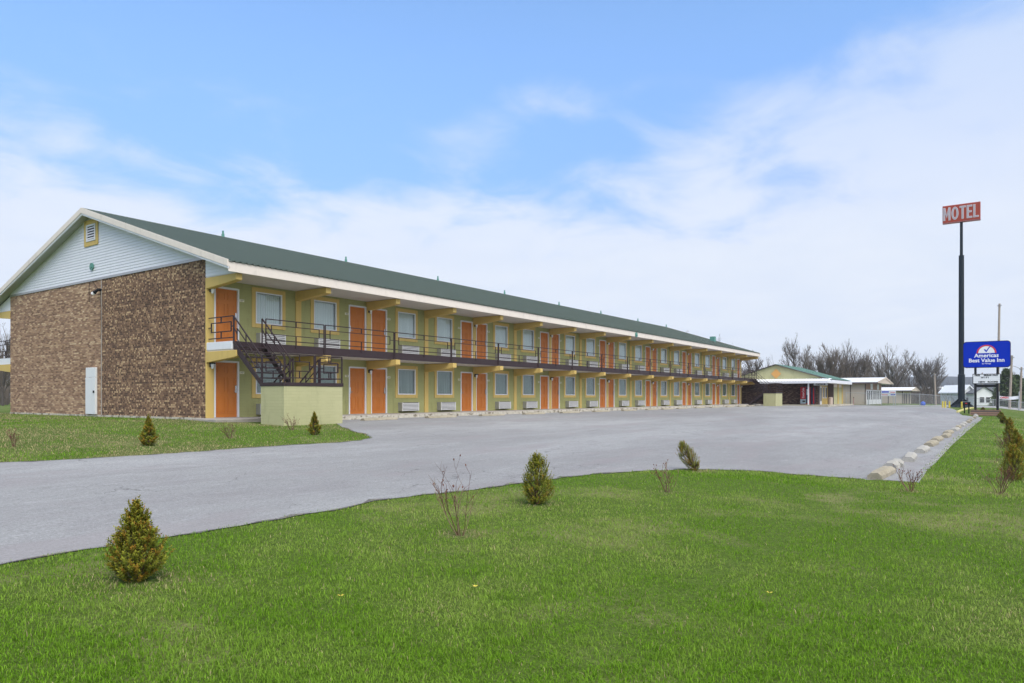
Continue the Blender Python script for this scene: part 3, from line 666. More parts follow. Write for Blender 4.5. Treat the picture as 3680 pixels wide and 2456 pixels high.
# windows
w, h = 1.22, 1.23
wp = None
for k, fl_, a, b, z in WINS:
    if wp is None:
        s = MB(); e = .165; s.box(-e, 0, -.03, .02, -e, h+e); s.box(w, w+e, -.03, .02, -e, h+e); s.box(0, w, -.03, .02, -e, 0); s.box(0, w, -.03, .02, h, h+e)
        wp = s.build('window', 'yellow_paint', mot, bevel=.006)
        s = MB(); e = .045; s.box(0, e, -.035, .06, 0, h); s.box(w-e, w, -.035, .06, 0, h); s.box(e, w-e, -.035, .06, 0, e); s.box(e, w-e, -.035, .06, h-e, h); wf = s.build('window_frame', 'white_trim', wp)
        wg = MB().add([(e, .02, e), (w-e, .02, e), (w-e, .02, h-e), (e, .02, h-e)], [(0, 1, 2, 3)]).build('glass', 'window_glass', wp)
        wcs = []
        for vi in range(3):
            rr = random.Random(vi+40); n = 90; vs = []; ph1 = rr.random()*6
            for i in range(n+1):
                x = e+(w-2*e)*i/n
                for zz in (0, .35, .7, 1):
                    am = .022*(1.3-zz*.6); y = .10+am*math.sin(x*62+ph1+1.2*math.sin(x*9+vi*2)+(1-zz)*.8)+.006*math.sin(x*150)
                    vs.append((x, y, e+(h-2*e)*zz))
            mm = MB(); mm.add(vs, [(i*4+j, (i+1)*4+j, (i+1)*4+j+1, i*4+j+1) for i in range(n) for j in range(3)]); wcs.append(mm)
        cu = [None]*6; o = wp
    else:
        o = wp.copy(); COL.objects.link(o)
        for c in (wf, wg): cc = c.copy(); COL.objects.link(cc); cc.parent = o
    vi = (k*2+k//3) % 3 + 3*fl_
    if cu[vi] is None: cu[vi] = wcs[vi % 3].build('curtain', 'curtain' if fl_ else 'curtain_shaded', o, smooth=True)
    else: cc = cu[vi].copy(); COL.objects.link(cc); cc.parent = o
    o.location = (a, YF, z); o.parent = mot
# air conditioners
ap = None
for k, fl_, a, b, z in WINS:
    if ap is None:
        ap = MB().box(.03, 1.19, -.27, .02, 0, .42).build('air_conditioner', 'dull_metal', mot, bevel=.01)
        s = MB()
        for i in range(6):
            zz = .028+i*.064; s.box(.055, 1.165, -.30, -.285, zz, zz+.038)
        s.box(.03, .055, -.30, -.27, 0, .42).box(1.165, 1.19, -.30, -.27, 0, .42)
        ag = s.build('grille', 'white_slat', ap); ab = MB().box(.05, 1.17, -.2715, -.2701, .01, .41).build('coil', 'dark_gap', ap); o = ap
    else:
        o = ap.copy(); COL.objects.link(o)
        for c in (ag, ab): cc = c.copy(); COL.objects.link(cc); cc.parent = o
    o.location = (a, YF, z-.89+.09); o.parent = mot
# wall lamps on the door columns, number plates
lp = None
for k in list(range(0, NB_, 2)) + [NB_]:
    for fl_ in (0, 1):
        if lp is None:
            lp = MB().box(-.05, .05, -.04, 0, -.06, .07).box(-.07, .07, -.2, -.02, .05, .10).build('wall_lamp', 'black_metal', mot)
            lg = MB().tube([(0, -.12, .05), (0, -.12, -.03), (0, -.12, -.12)], [.055, .055, .03], 8).build('lamp_glass', 'sign_white', lp); o = lp
        else:
            o = lp.copy(); COL.objects.link(o); cc = lg.copy(); COL.objects.link(cc); cc.parent = o
        o.location = (X0+BAY*k+(0.0 if k else -.02), YF-.05, 2.75*fl_+1.93); o.parent = mot
pp = None
for k, fl_, a, b, z in DOORS:
    x = b+.13 if k % 2 == 0 else a-.13
    if pp is None: pp = MB().box(-.10, .10, -.012, .0, -.05, .05).build('number_plate', 'plate_cream', mot); o = pp
    else: o = pp.copy(); COL.objects.link(o)
    o.location = (x, YF, z+1.70); o.parent = mot
    text_mesh('room_number', str((117 if fl_ == 0 else 217)-k), .085, 'ink', o, (0, -.013, 0), '-Y', bold=.002, ext=.002)
# roof pipes
for px, py in ((511,536),(793,598),(1004,641),(1157,675),(1282,704),(1378,722),(1463,739),(1528,752)):
    x = XA(px*1.5666, YR); MB().tube([(x, YR-.02, ZR-.12), (x, YR-.02, ZR+.16)], .075, 8).tube([(x, YR-.02, ZR+.12), (x, YR-.02, ZR+.33)], .05, 8).build('vent_pipe', 'teal_paint', mot)
x = XA(2557, 26); MB().box(x-.25, x+.25, 25.6, 26.1, 6.5, 7.2).build('vent_pipe', 'teal_paint', mot)
# balcony railing panels
RB = .034
def rail_panel(x0, x1, y=YBAL-.045, z=2.75, dbl=True):
    m = MB(); T = z+.89; a, b = x0+.035, x1-.035; e = .24 if x1-x0 > 2 else .14; mz = z+.53
    for xx in (a, b): m.bar((xx, y, z-.25), (xx, y, T), RB)
    m.bar((a, y, T), (b, y, T), RB); m.bar((a, y, z+.13), (b, y, z+.13), RB)
    zt, zb = z+.68, z+.34
    m.bar((a+e, y, zt), (b-e, y, zt), RB*.8); m.bar((a+e, y, zb), (b-e, y, zb), RB*.8)
    m.bar((a+e, y, zb), (a+e, y, zt), RB*.8); m.bar((b-e, y, zb), (b-e, y, zt), RB*.8)
    m.bar((a, y, mz), (a+e, y, mz), RB*.8); m.bar((b-e, y, mz), (b, y, mz), RB*.8)
    xm = (a+b)/2; m.bar((xm, y, zt), (xm, y, T), RB); m.bar((xm, y, z-.12), (xm, y, zb), RB)
    return m
rail_panel(16.13, X0+BAY).build('railing', 'brown_metal', mot)
for k in range(1, NB_-1): rail_panel(X0+BAY*k, X0+BAY*(k+1)).build('railing', 'brown_metal', mot)
xl = X0+BAY*(NB_-1); XS2 = XE-1.35
rail_panel(xl, XS2).build('railing', 'brown_metal', mot)
def rail_side(x, ya, yb, z=2.75):
    m = MB(); T = z+.89; e = .16; mz = z+.53
    m.bar((x, ya, z-.02), (x, ya, T), RB*1.2)
    m.bar((x, ya, T), (x, yb, T), RB); m.bar((x, ya, z+.13), (x, yb, z+.13), RB)
    s = 1 if yb > ya else -1; a, b = ya+s*e, yb-s*e; zt, zb = z+.69, z+.36
    for p, q in (((a, zt), (b, zt)), ((a, zb), (b, zb)), ((a, zb), (a, zt)), ((b, zb), (b, zt)), ((ya, mz), (a, mz)), ((b, mz), (yb, mz)), (((ya+yb)/2, zt), ((ya+yb)/2, T)), (((ya+yb)/2, z+.13), ((ya+yb)/2, zb))):
        m.bar((x, p[0], p[1]), (x, q[0], q[1]), RB)
    return m
rail_side(14.87, YBAL-.02, YF-.08).build('railing', 'brown_metal', mot)
rail_side(14.87, 42.9, YB).build('railing', 'brown_metal', mot)
rail_side(XE+.25, YBAL-.02, YF-.08).build('railing', 'brown_metal', mot)
rail_panel(XS2+.0, XS2+.01).v.clear() if 0 else None
m = rail_panel(15.2, 19.1, y=42.9); m.build('railing', 'brown_metal', mot)

# ---- stairs with landing
def stair(xa, side, label):
    """landing from xa to xa+2.5; side=+1: upper flight on the low-x half"""
    t = empty('staircase', (xa+1.25, 21, g(xa+1.25, 20)), 0, label, 'staircase', 'outdoor stairs at the ends of the motel balcony')
    ox, oy, oz = t.location
    def bld(m, name, mat, **k):
        m.v = [(a-ox, b-oy, c-oz) for a, b, c in m.v]; return m.build(name, mat, t, **k)
    ZL = 1.26; Y0, Y1 = 19.5, 20.75; xb = xa+2.5
    def mx(v): return xa+v if side > 0 else xb-v
    bld(MB().box(xa, xb, Y0, Y1, -.6, ZL-.12), 'landing_wall', 'lime_paint_light', bevel=.01)
    bld(MB().box(xa-.02, xb+.02, Y0-.02, Y1+.02, ZL-.118, ZL), 'landing_deck', 'brown_metal')
    # upper flight
    def flight(u0, u1, ya, za, yb, zb, n):
        for u in (u0, u1):
            x = mx(u); w = .02; m = MB(); hh = .15
            m.prism([(ya, za+.02), (yb, zb+.03), (yb, zb-.14), (ya, za-.28)], x-w, x+w, 'x'); bld(m, 'stringer', 'brown_metal')
        m = MB()
        for i in range(1, n):
            f = i/n; y = ya+(yb-ya)*f; z = za+(zb-za)*f; lo, hi = sorted((mx(u0+.02), mx(u1-.02))); s = 1 if yb > ya else -1
            y0, y1 = sorted((y-s*.02, y+s*.23)); m.box(lo, hi, y0, y1, z-.045, z-.005)
        bld(m, 'treads', 'brown_metal')
        for u in (u0, u1):
            x = mx(u)+0; m = MB(); T = .88; L_ = lambda f, dz: (x, ya+(yb-ya)*f, za+(zb-za)*f+dz)
            m.bar(L_(0, -.1), L_(0, T), RB*1.15); m.bar(L_(1, -.05), L_(1, T), RB*1.15); m.bar(L_(0, T), L_(1, T), RB*1.1)
            m.bar(L_(.13, .62), L_(.83, .62), RB*.85); m.bar(L_(.13, .24), L_(.83, .24), RB*.85); m.bar(L_(.13, .24), L_(.13, .62), RB*.85); m.bar(L_(.83, .24), L_(.83, .62), RB*.85)
            m.bar(L_(0, .5), L_(.13, .42), RB*.85); m.bar(L_(.83, .45), L_(1, .40), RB*.85)
            m.bar(L_(.45, .62), L_(.45, T), RB*.9); m.bar(L_(.45, -.0), L_(.45, .24), RB*.9)
            bld(m, 'handrail', 'brown_metal')
    flight(.04, 1.20, YBAL-.05, 2.75, Y1, ZL, 8)
    flight(1.32, 2.46, Y1, ZL, 22.35, .0, 7)
    # railing round the landing
    def lrail(p, q, ends=(0, 1)):
        m = MB(); P = Vector((p[0], p[1], 0)); Q = Vector((q[0], q[1], 0)); d = (Q-P).length; e = .2/d
        A = lambda f, z: tuple(P.lerp(Q, f)+Vector((0, 0, ZL+z)))
        for f in ends: m.bar(A(f, -.02), A(f, .93), RB*1.15)
        m.bar(A(0, .93), A(1, .93), RB); m.bar(A(0, .15), A(1, .15), RB)
        zt, zb = .70, .38
        for a, b in (((e, zt), (1-e, zt)), ((e, zb), (1-e, zb)), ((e, zb), (e, zt)), ((1-e, zb), (1-e, zt)), ((0, .55), (e, .55)), ((1-e, .55), (1, .55)), ((.5, zt), (.5, .93)), ((.5, .15), (.5, zb))):
            m.bar(A(*a), A(*b), RB*.9)
        bld(m, 'landing_railing', 'brown_metal')
    lrail((xa+.02, Y1-.06), (xa+.02, Y0+.02)); lrail((xa+.02, Y0+.02), (xa+1.25, Y0+.02), (1,)); lrail((xa+1.3, Y0+.02), (xb-.02, Y0+.02)); lrail((xb-.02, Y0+.02), (xb-.02, Y1-.06), (1,))
    return t
stair(14.80, 1, 'brown metal staircase down to a lime green landing beside the brick gable')
stair(74.85, -1, 'brown metal staircase at the far motel end, beside the office')
# walkway in front of the rooms
tag(MB().box(14.1, XE+1.2, 22.25, YF-.001, -.5, 0).build('walkway', 'concrete_walk', bevel=.015), kind='structure')
tag(MB().box(17.36, XE+1.205, 22.244, 22.2499, -.4, -.012).build('kerb', 'chipped_kerb_paint'), kind='structure')
# low brick wall and slatted screen behind the far left corner
bw = MB().box(21, 21.35, 41.6, 56, -.3, 1.5).build('brick_wall', 'brick_shadowy'); tag(bw, 'low dark brick wall behind the left corner of the gable', 'wall')
sf = empty('slat_fence', (21.1, 48, 1.5), 0, 'brown slatted screen standing on the low dark brick wall', 'fence')
m = MB()
for i in range(5): m.box(-.02, .02, -6.4, 8, .02+i*.24, .02+i*.24+.17)
m.build('slats', 'brown_metal', sf)
m = MB()
for i in range(6): m.box(.021, .09, -6.2+i*2.7, -6.1+i*2.7, 0, 1.3)
m.build('posts', 'brown_metal', sf)
# ============================================================ OFFICE
OX, OY0, OY1, OXE = 84.0, 16.9, 27.0, 96.0
off = empty('office_building', (0, 0, 0), 0, 'single storey motel office with green roof, orange diamond on its gable and white porch', 'office')
ZS = -.08    # slab top
MB().box(OX, OX+.3, 17.35, OY1, -.3, 2.5).build('brick_wall', 'brick_shadowy', off)  # shade under the porch is painted into this dark brick colour
MB().box(OX+.3, OXE-.1, 17.9, OY1, -.3, 2.5).build('rear_block', 'lime_stucco', off)
YRo, ZRo, ZEo, YEo = 21.9, 4.52, 2.72, 16.0; slo = (ZRo-ZEo)/(YRo-YEo)
MB().prism([(17.0, 2.5), (27.0, 2.5), (27.0, ZRo-(27-YRo)*slo-.12), (YRo, ZRo-.12), (17.0, ZRo-(YRo-17)*slo-.12)], OX-.02, OX+.25, 'x').build('gable_wall', 'lime_paint_light', off)
# diamond ornament
dm = MB(); yc, zc_, r = 21.85, 3.42, .56; dm.prism([(yc-r, zc_), (yc, zc_-r), (yc+r, zc_), (yc, zc_+r)], OX-.08, OX-.021, 'x'); dm.build('diamond_ornament', 'diamond_orange', off)
m = MB(); x = OX-.25; prof = []
while x < OXE+.3: prof += [(x, 0), (x+.22, 0), (x+.24, .03), (x+.28, .03)]; x += .30
for s_, ye in ((-1, YEo), (1, 2*YRo-YEo)):
    vs = [(a, y, z+h) for a, h in prof for y, z in ((ye, ZEo), (YRo, ZRo))]; m.add(vs, [(2*i, 2*i+2, 2*i+3, 2*i+1) for i in range(len(prof)-1)])
    m.add([(OX-.24, ye, ZEo-.08), (OXE+.3, ye, ZEo-.08), (OXE+.3, YRo, ZRo-.08), (OX-.24, YRo, ZRo-.08)], [(0, 1, 2, 3)])
m.build('roof', 'teal_metal_roof', off)
MB().prism([(YEo, ZEo-.09), (YRo, ZRo-.09), (2*YRo-YEo, ZEo-.09), (2*YRo-YEo, ZEo-.0), (YRo, ZRo-.0), (YEo, ZEo-.0)], OX-.29, OX-.255, 'x').build('rake_board', 'brown_trim', off)
# front porch roof
m = MB(); y = 15.9; pr = []
while y < 27.6: pr += [(y, 0), (y+.2, 0), (y+.22, .035), (y+.26, .035)]; y += .30
vs = [(x, y_, z+h) for y_, h in pr for x, z in ((81.6, 2.50), (OX-.03, 2.80))]; m.add(vs, [(2*i, 2*i+2, 2*i+3, 2*i+1) for i in range(len(pr)-1)])
m.build('porch_roof', 'white_roof', off)
MB().box(81.55, 81.62, 15.9, 27.6, 2.25, 2.50).box(81.62, OX-.03, 15.9, 15.96, 2.28, 2.56).build('porch_fascia', 'white_vinyl', off)
MB().box(81.63, OX-.03, 15.97, 27.6, 2.26, 2.29).build('porch_ceiling', 'brown_trim', off)
MB().box(OX-.02, OXE+.25, 15.93, 16.0, 2.30, 2.66).box(OX-.02, OXE+.25, 16.0, 16.9, 2.30, 2.33).build('side_fascia', 'white_vinyl', off)
MB().box(81.9, 82.03, 17.85, 17.98, ZS, 2.27).build('porch_post', 'white_trim', off)
MB().box(OX+.0, OX+.2, 17.2, 17.35, ZS, 2.5).build('corner_post', 'brown_trim', off)
# entry side wall (faces the lot) : yellow bays with narrow windows, a white door
MB().box(OX+.31, 90.4, 17.6, 17.9, ZS, 2.5).build('entry_wall', 'yellow_paint', off)
for a, b in ((84.6, 85.2), (87.7, 88.2), (89.0, 89.6)):
    o = MB().box(a-.1, b+.1, 17.54, 17.6, .62, 1.95).build('window', 'white_trim', off)
    MB().box(a, b, 17.53, 17.54, .72, 1.85).build('pane', 'vending_navy', o)
o = MB().box(86.0, 86.9, 17.54, 17.6, ZS, 1.98).build('door', 'white_trim', off); MB().box(86.15, 86.75, 17.53, 17.54, .3, 1.8).build('pane', 'vending_navy', o)
MB().box(90.4, 90.55, 16.95, 17.9, ZS, 2.5).build('corner_post', 'brown_trim', off)
for a, b in ((90.56, 92.9), (93.3, 95.6)):
    o = MB().box(a, b, 16.98, 17.3, ZS, 1.92).build('panel_door', 'lime_paint_light', off); MB().box(a, b, 17.0, 17.3, 1.94, 2.5).build('transom', 'cream_fascia', off)
for a in (92.92, 95.62): MB().box(a, a+.36, 16.9, 17.3, ZS-.2, 2.5).build('pilaster', 'yellow_paint', off)
sg = MB().box(82.6, 82.68, 16.1, 17.5, 2.02, 2.26).build('office_sign', 'sign_panel', off)
text_mesh('lettering', 'OFFICE', .24, 'ink', sg, (82.595, 16.8, 2.14), '-X', bold=.008, sx=1.3)
tag(MB().box(81.2, 96.2, 15.75, 19.45, -.75, ZS).box(81.2, 84, 19.45, 28, -.75, ZS).build('office_porch_slab', 'office_slab', bevel=.02), kind='structure')
tag(MB().box(81.6, 96.2, 15.742, 15.7499, -.7, ZS-.02).build('painted_kerb', 'chipped_kerb_paint'), kind='structure')
# vending machine
vm = empty('vending_machine', (83.3, 18.5, ZS), 0, 'red drink vending machine under the office porch behind the white post', 'vending machine')
MB().box(-.3, .45, -.5, .5, .05, 1.95).build('cabinet', 'vending_red', vm, bevel=.03)
MB().box(-.33, -.30, -.08, .48, .62, 1.9).build('front_panel', 'vending_red', vm, bevel=.02)
MB().box(-.335, -.30, -.40, -.10, .15, 1.9).build('selection_panel', 'vending_navy', vm)
MB().box(-.34, -.30, -.10, .48, .1, .60).build('ice_panel', 'vending_ice', vm)
MB().box(-.36, -.34, -.05, .25, .28, .45).build('pickup_slot', 'dark_gap', vm)
m = MB()
for i in range(5): m.box(-.345, -.335, -.33, -.18, 1.1+i*.13, 1.18+i*.13)
m.build('buttons', 'sign_white', vm)
text_mesh('lettering', 'Coca-Cola', .33, 'sign_white', vm, (-.336, .17, 1.28), 'up-X', bold=.004, sx=.78)
v2 = empty('vending_cabinet', (83.5, 17.75, ZS), 0, 'narrow dark cabinet with red edge beside the drink machine', 'vending machine')
MB().box(-.2, .3, -.16, .2, 0, 1.9).build('cabinet', 'vending_navy', v2, bevel=.02); MB().box(-.22, -.20, -.16, -.02, .1, 1.85).build('edge_panel', 'vending_red', v2)
bn = empty('litter_bin', (88.4, 16.9, ZS), 0, 'beige cylindrical litter bin by the office entry windows', 'bin')
MB().tube([(0, 0, 0), (0, 0, .75)], .24, 12).build('body', 'beige_bin', bn); MB().tube([(0, 0, .75), (0, 0, .82)], [.25, .15], 12).build('lid', 'beige_bin', bn)
rk = empty('hose_bib', (97.2, 15.9, g(97, 16)), 0, 'dark red standpipe by the office corner', 'standpipe')
MB().tube([(0, 0, 0), (0, 0, .95)], .035, 6).build('pipe', 'motel_pink', rk); MB().tube([(-.1, 0, .9), (.1, 0, .9)], .03, 6).tube([(0, 0, .88), (0, 0, .99)], .045, 6).build('valve', 'black_metal', rk)

# ============================================================ SHEDS behind the fence
def shed(x, y0, y1, w, ze, zr, zb, label, roofm, wallm, oh):
    t = empty('shed', (x, y0, zb), 0, label, 'shed'); e = ze-zb; r = zr-zb
    MB().box(0, w, 0, y1-y0, -.4, e-.05).build('wall', wallm, t)
    m = MB()
    for s_ in (0, 1):
        a, b = (-.5, w/2) if s_ == 0 else (w/2, w+.5)
        za, zb_ = (e, r) if s_ == 0 else (r, e)
        m.add([(a, -oh, za), (b, -oh, zb_), (b, y1-y0, zb_), (a, y1-y0, za), (a, -oh, za-.12), (b, -oh, zb_-.12), (b, y1-y0, zb_-.12), (a, y1-y0, za-.12)], [(0,1,2,3),(4,7,6,5),(0,4,5,1),(1,5,6,2),(2,6,7,3),(3,7,4,0)])
    m.build('roof', roofm, t)
    MB().prism([(-.3, e-.12), (w+.3, e-.12), (w/2, r-.14)], -oh+.02, -oh+.08, 'y').build('gable_panel', wallm, t)
    m = MB()
    for s_ in (0, 1):
        a, b = (-.55, w/2) if s_ == 0 else (w/2, w+.55)
        za, zb_ = (e, r) if s_ == 0 else (r, e)
        m.add([(a, -oh-.06, za+.03), (b, -oh-.06, zb_+.03), (b, -oh-.06, zb_-.16), (a, -oh-.06, za-.16), (a, -oh-.01, za+.03), (b, -oh-.01, zb_+.03), (b, -oh-.01, zb_-.16), (a, -oh-.01, za-.16)], [(0,1,2,3),(4,7,6,5),(0,4,5,1),(3,2,6,7)])
    m.build('rake_board', 'tan_siding', t)
    MB().box(-.56, -.505, -oh, y1-y0, e-.24, e-.03).build('gutter', 'brown_trim', t)
    return t, e
s1, e1 = shed(101, 15.1, 23, 13.5, 2.68, 3.42, -.22, 'tan metal shed with pale silver roof right behind the office', 'silver_roof', 'tan_siding', 1.44)
m = MB()
for i in range(34): y = .18+i*.21; m.box(-.015, 0, y, y+.04, 0, e1-.3)
m.build('siding_ribs', 'tan_siding', s1)
for y in (0, 1.75, 3.6): MB().box(-.04, .0, y, y+.1, 0, e1-.2).build('corner_trim', 'brown_trim', s1)
MB().box(0, 13.5, -.04, 0, 1.95, e1-.1).build('upper_wall', 'plank_brown', s1)
for x0, ww in ((.3, 4.6), (5.1, 2.9), (8.2, 4.9)):
    o = MB().box(x0, x0+ww, -.07, 0, 0, 1.93).build('door', 'white_trim', s1)
    for i in range(3): f = ww/3; MB().box(x0+f*(i+.28), x0+f*(i+.72), -.08, -.07, .65, 1.8).build('pane', 'dark_gap', o)
MB().box(3.6, 5.3, -.07, -.04, 2.0, 2.75).build('notice', 'sign_panel', s1)
MB().box(9.2, 10.8, -.07, -.04, 2.0, 2.75).build('notice', 'sign_panel', s1)
s2, e2 = shed(167, 18.0, 40, 15, 2.15, 2.85, -.95, 'low tan shed with white roof seen through the chain link fence', 'white_roof', 'tan_siding', 1.6)
for y in (0, 2.6, 6.0, 9.5): MB().box(-.04, .0, y, y+.16, 0, e2-.2).build('corner_trim', 'brown_trim', s2)
for x0 in (1.0, 5.0, 10): MB().box(x0, x0+2.6, -.05, 0, .2, 2.5).build('door', 'brown_trim', s2)
bb = empty('billboard', (165.9, 27.6, -.95), 0, 'white notice board with blue and red lines on posts in front of the low shed', 'board')
bb.location = (100.6, YA(3193, 100.6), -.3)
w2, = (1.65,)
MB().box(-.02, .02, -w2/2, w2/2, 1.18, 1.86).build('panel', 'sign_panel', bb)
m = MB().box(-.026, -.021, -.05, w2/2-.06, 1.62, 1.78).box(-.026, -.021, -w2/2+.06, -.25, 1.30, 1.42); m.build('blue_print', 'sign_blue', bb)
m = MB().box(-.026, -.021, -w2/2+.08, -.2, 1.62, 1.70).box(-.026, -.021, .1, w2/2-.06, 1.30, 1.38); m.build('red_print', 'sign_red', bb)
for y in (-w2/2+.05, w2/2-.05): MB().box(.021, .08, y-.04, y+.04, -.2, 1.8).build('post', 'galvanised', bb)

# ============================================================ CHAIN LINK FENCE
fn = empty('chain_link_fence', (99.7, 17.2, g(99.7, 17.2)), 0, 'long chain link fence with steel top rail across the far end of the lot', 'fence')
FY = [17.2, 14.6, 11.8, YA(3305, 99.7), 6.2, 3.9, 1.5, -.9, -3.3, -5.7]
def ft(y): return 1.32 - .2*ramp(17.2-y, 0, 8.2) - .70*ramp(9.0-y, 0, 8) - .35*ramp(1.0-y, 0, 3)
def fb(y): return ft(y)-1.5
fz = fn.location[2]
m = MB()
for a, b in zip(FY, FY[1:]): m.tube([(0, a-17.2, ft(a)-fz), (0, b-17.2, ft(b)-fz)], .028, 6)
m.build('top_rail', 'galvanised', fn)
for y in FY: MB().tube([(0.0, y-17.2, min(fb(y), g(99.7, y))-.3-fz), (0, y-17.2, ft(y)+.06-fz)], .038, 6).build('post', 'galvanised', fn)
m = MB(); y = 17.2
while y > -5.7:
    for d in (1.45, -1.45):
        y2 = min(max(y-d, -5.7), 17.2); fr_ = abs(y2-y)/1.45
        if fr_ < .05: continue
        z0, z1 = fb(y)+.03, fb(y2)+.03+(ft(y2)-fb(y2)-.04)*fr_
        m.tube([(0, y-17.2, z0-fz), (0, y2-17.2, z1-fz)], .0035, 3, cap=False)
    y -= .085
m.build('mesh', 'galvanised', fn)
# second line of fence on the right falling away
f2 = empty('side_fence', (101, -6, g(101, -6)), 0, 'lower chain link fence running off to the right beyond the wooden poles', 'fence')
pts = [(0, 0, .1), (6, -4, -.1), (14, -8, -.3), (24, -14, -.5)]
for p in pts: MB().tube([(p[0], p[1], p[2]-.5), (p[0], p[1], p[2]+1.4)], .04, 6).build('post', 'galvanised', f2)
MB().tube([(p[0], p[1], p[2]+1.35) for p in pts], .03, 6).build('top_rail', 'galvanised', f2)

# ============================================================ SIGNS
def rrect(y0, y1, z0, z1, r, n=5):
    P = []
    for cy_, cz_, a0 in ((y1-r, z1-r, 0), (y0+r, z1-r, 90), (y0+r, z0+r, 180), (y1-r, z0+r, 270)):
        for i in range(n+1): a = R(a0+90*i/n); P.append((cy_+r*math.cos(a), cz_+r*math.sin(a)))
    return P
SX, SY = 74.6, 1.6; sb = g(SX, SY)
sn = empty('inn_sign', (SX, SY, sb), 0, 'blue rounded inn sign with white lettering above a marquee board on two black posts', 'sign')
z_ = lambda v: v-sb
cab = MB(); cab.prism(rrect(-1.74, 1.74, z_(3.33), z_(5.64), .27), -.16, .16, 'x'); cab = cab.build('cabinet', 'pole_navy', sn)
m = MB(); m.prism(rrect(-1.69, 1.69, z_(3.38), z_(5.59), .24), -.175, -.161, 'x'); m.build('sign_face', 'sign_blue', sn)
# arch emblem : +y is the left side seen from the lot
cy0, cz0, rr_ = 0.0, z_(4.60), .62
def half(r, y, z, x0, x1, a0=0, a1=180, r0=0, n=20):
    m = MB(); P = [(y+r*math.cos(R(a0+(a1-a0)*i/n)), z+r*math.sin(R(a0+(a1-a0)*i/n))) for i in range(n+1)]
    if r0:
        P += [(y+r0*math.cos(R(a1+(a0-a1)*i/n)), z+r0*math.sin(R(a1+(a0-a1)*i/n))) for i in range(n+1)]
        k = n+1; vs = [(x0, *p) for p in P]; m.add(vs, [(i, i+1, 2*k-2-i, 2*k-1-i) for i in range(n)])
    else: m.prism(P, x0, x1, 'x')
    return m
half(.60, cy0, cz0, -.182, -.176).build('emblem_arch', 'sign_white', sn)
half(.72, cy0, cz0, -.184, -.18, 0, 180, .605).build('emblem_rim', 'sign_red', sn)
m = MB(); m.prism([(.20, cz0+.30), (.10, cz0+.36), (.02, cz0+.22), (-.16, cz0+.50), (-.42, cz0+.70), (-.20, cz0+.42), (.01, cz0+.06)], -.190, -.183, 'x'); m.build('check_mark', 'sign_blue', sn)
text_mesh('lettering', 'Americas', .46, 'sign_white', sn, (-.18, 0, z_(4.38)), '-X', bold=.012, sx=1.02)
text_mesh('lettering', 'Best Value Inn', .46, 'sign_white', sn, (-.18, 0, z_(3.96)), '-X', bold=.012, sx=.98)
text_mesh('lettering', 'by Vantage', .15, 'sign_white', sn, (-.18, 0, z_(3.68)), '-X', bold=.001)
for y in (-.80, .81): MB().box(-.09, .09, y-.09, y+.09, -.3, z_(3.4)).build('post', 'black_metal', sn)
mq = MB().box(-.14, .14, -1.02, 1.02, z_(1.92), z_(2.79)).build('marquee', 'black_metal', sn)
MB().box(-.146, -.141, -.97, .97, z_(1.97), z_(2.74)).build('marquee_face', 'sign_white', mq)
m = MB()
for i in range(1, 5): m.box(-.149, -.146, -.97, .97, z_(1.97)+i*.154-.005, z_(1.97)+i*.154+.005)
m.build('letter_track', 'galvanised', mq)
text_mesh('lettering', 'FREE     BREAK FAST', .19, 'ink', mq, (-.152, 0, z_(2.655)), '-X', bold=.008, sx=1.02)
text_mesh('lettering', 'W I F I', .19, 'ink', mq, (-.152, .12, z_(2.46)), '-X', bold=.008, sx=1.05)
text_mesh('lettering', 'NEW   ROOMS', .19, 'ink', mq, (-.152, -.12, z_(2.08)), '-X', bold=.008, sx=1.12)
MB().box(-.06, .06, -.72, .72, z_(1.62), z_(1.86)).build('crossbeam', 'black_metal', sn)
pl = empty('sign_planter', (SX, SY+.05, sb), 0, 'raised brown timber planter box at the foot of the blue sign', 'planter')
for i in range(3):
    e = .0+i*.03; MB().box(-.75+e, -.66+e, -1.17+e, 1.17-e, .02+i*.17, .14+i*.17).box(.66, .75-e, -1.17+e, 1.17-e, .02+i*.17, .14+i*.17).box(-.66+e, .66, -1.17+e, -1.09+e, .02+i*.17, .14+i*.17).box(-.66+e, .66, 1.09-e, 1.17-e, .02+i*.17, .14+i*.17).build('timber', 'plank_brown', pl)
MB().box(-.62, .62, -1.05, 1.05, -.1, .40).build('soil', 'dark_soil', pl)
MB().box(-.70, -.62, -1.1, 1.1, -.1, .44).build('liner', 'brown_trim', pl)
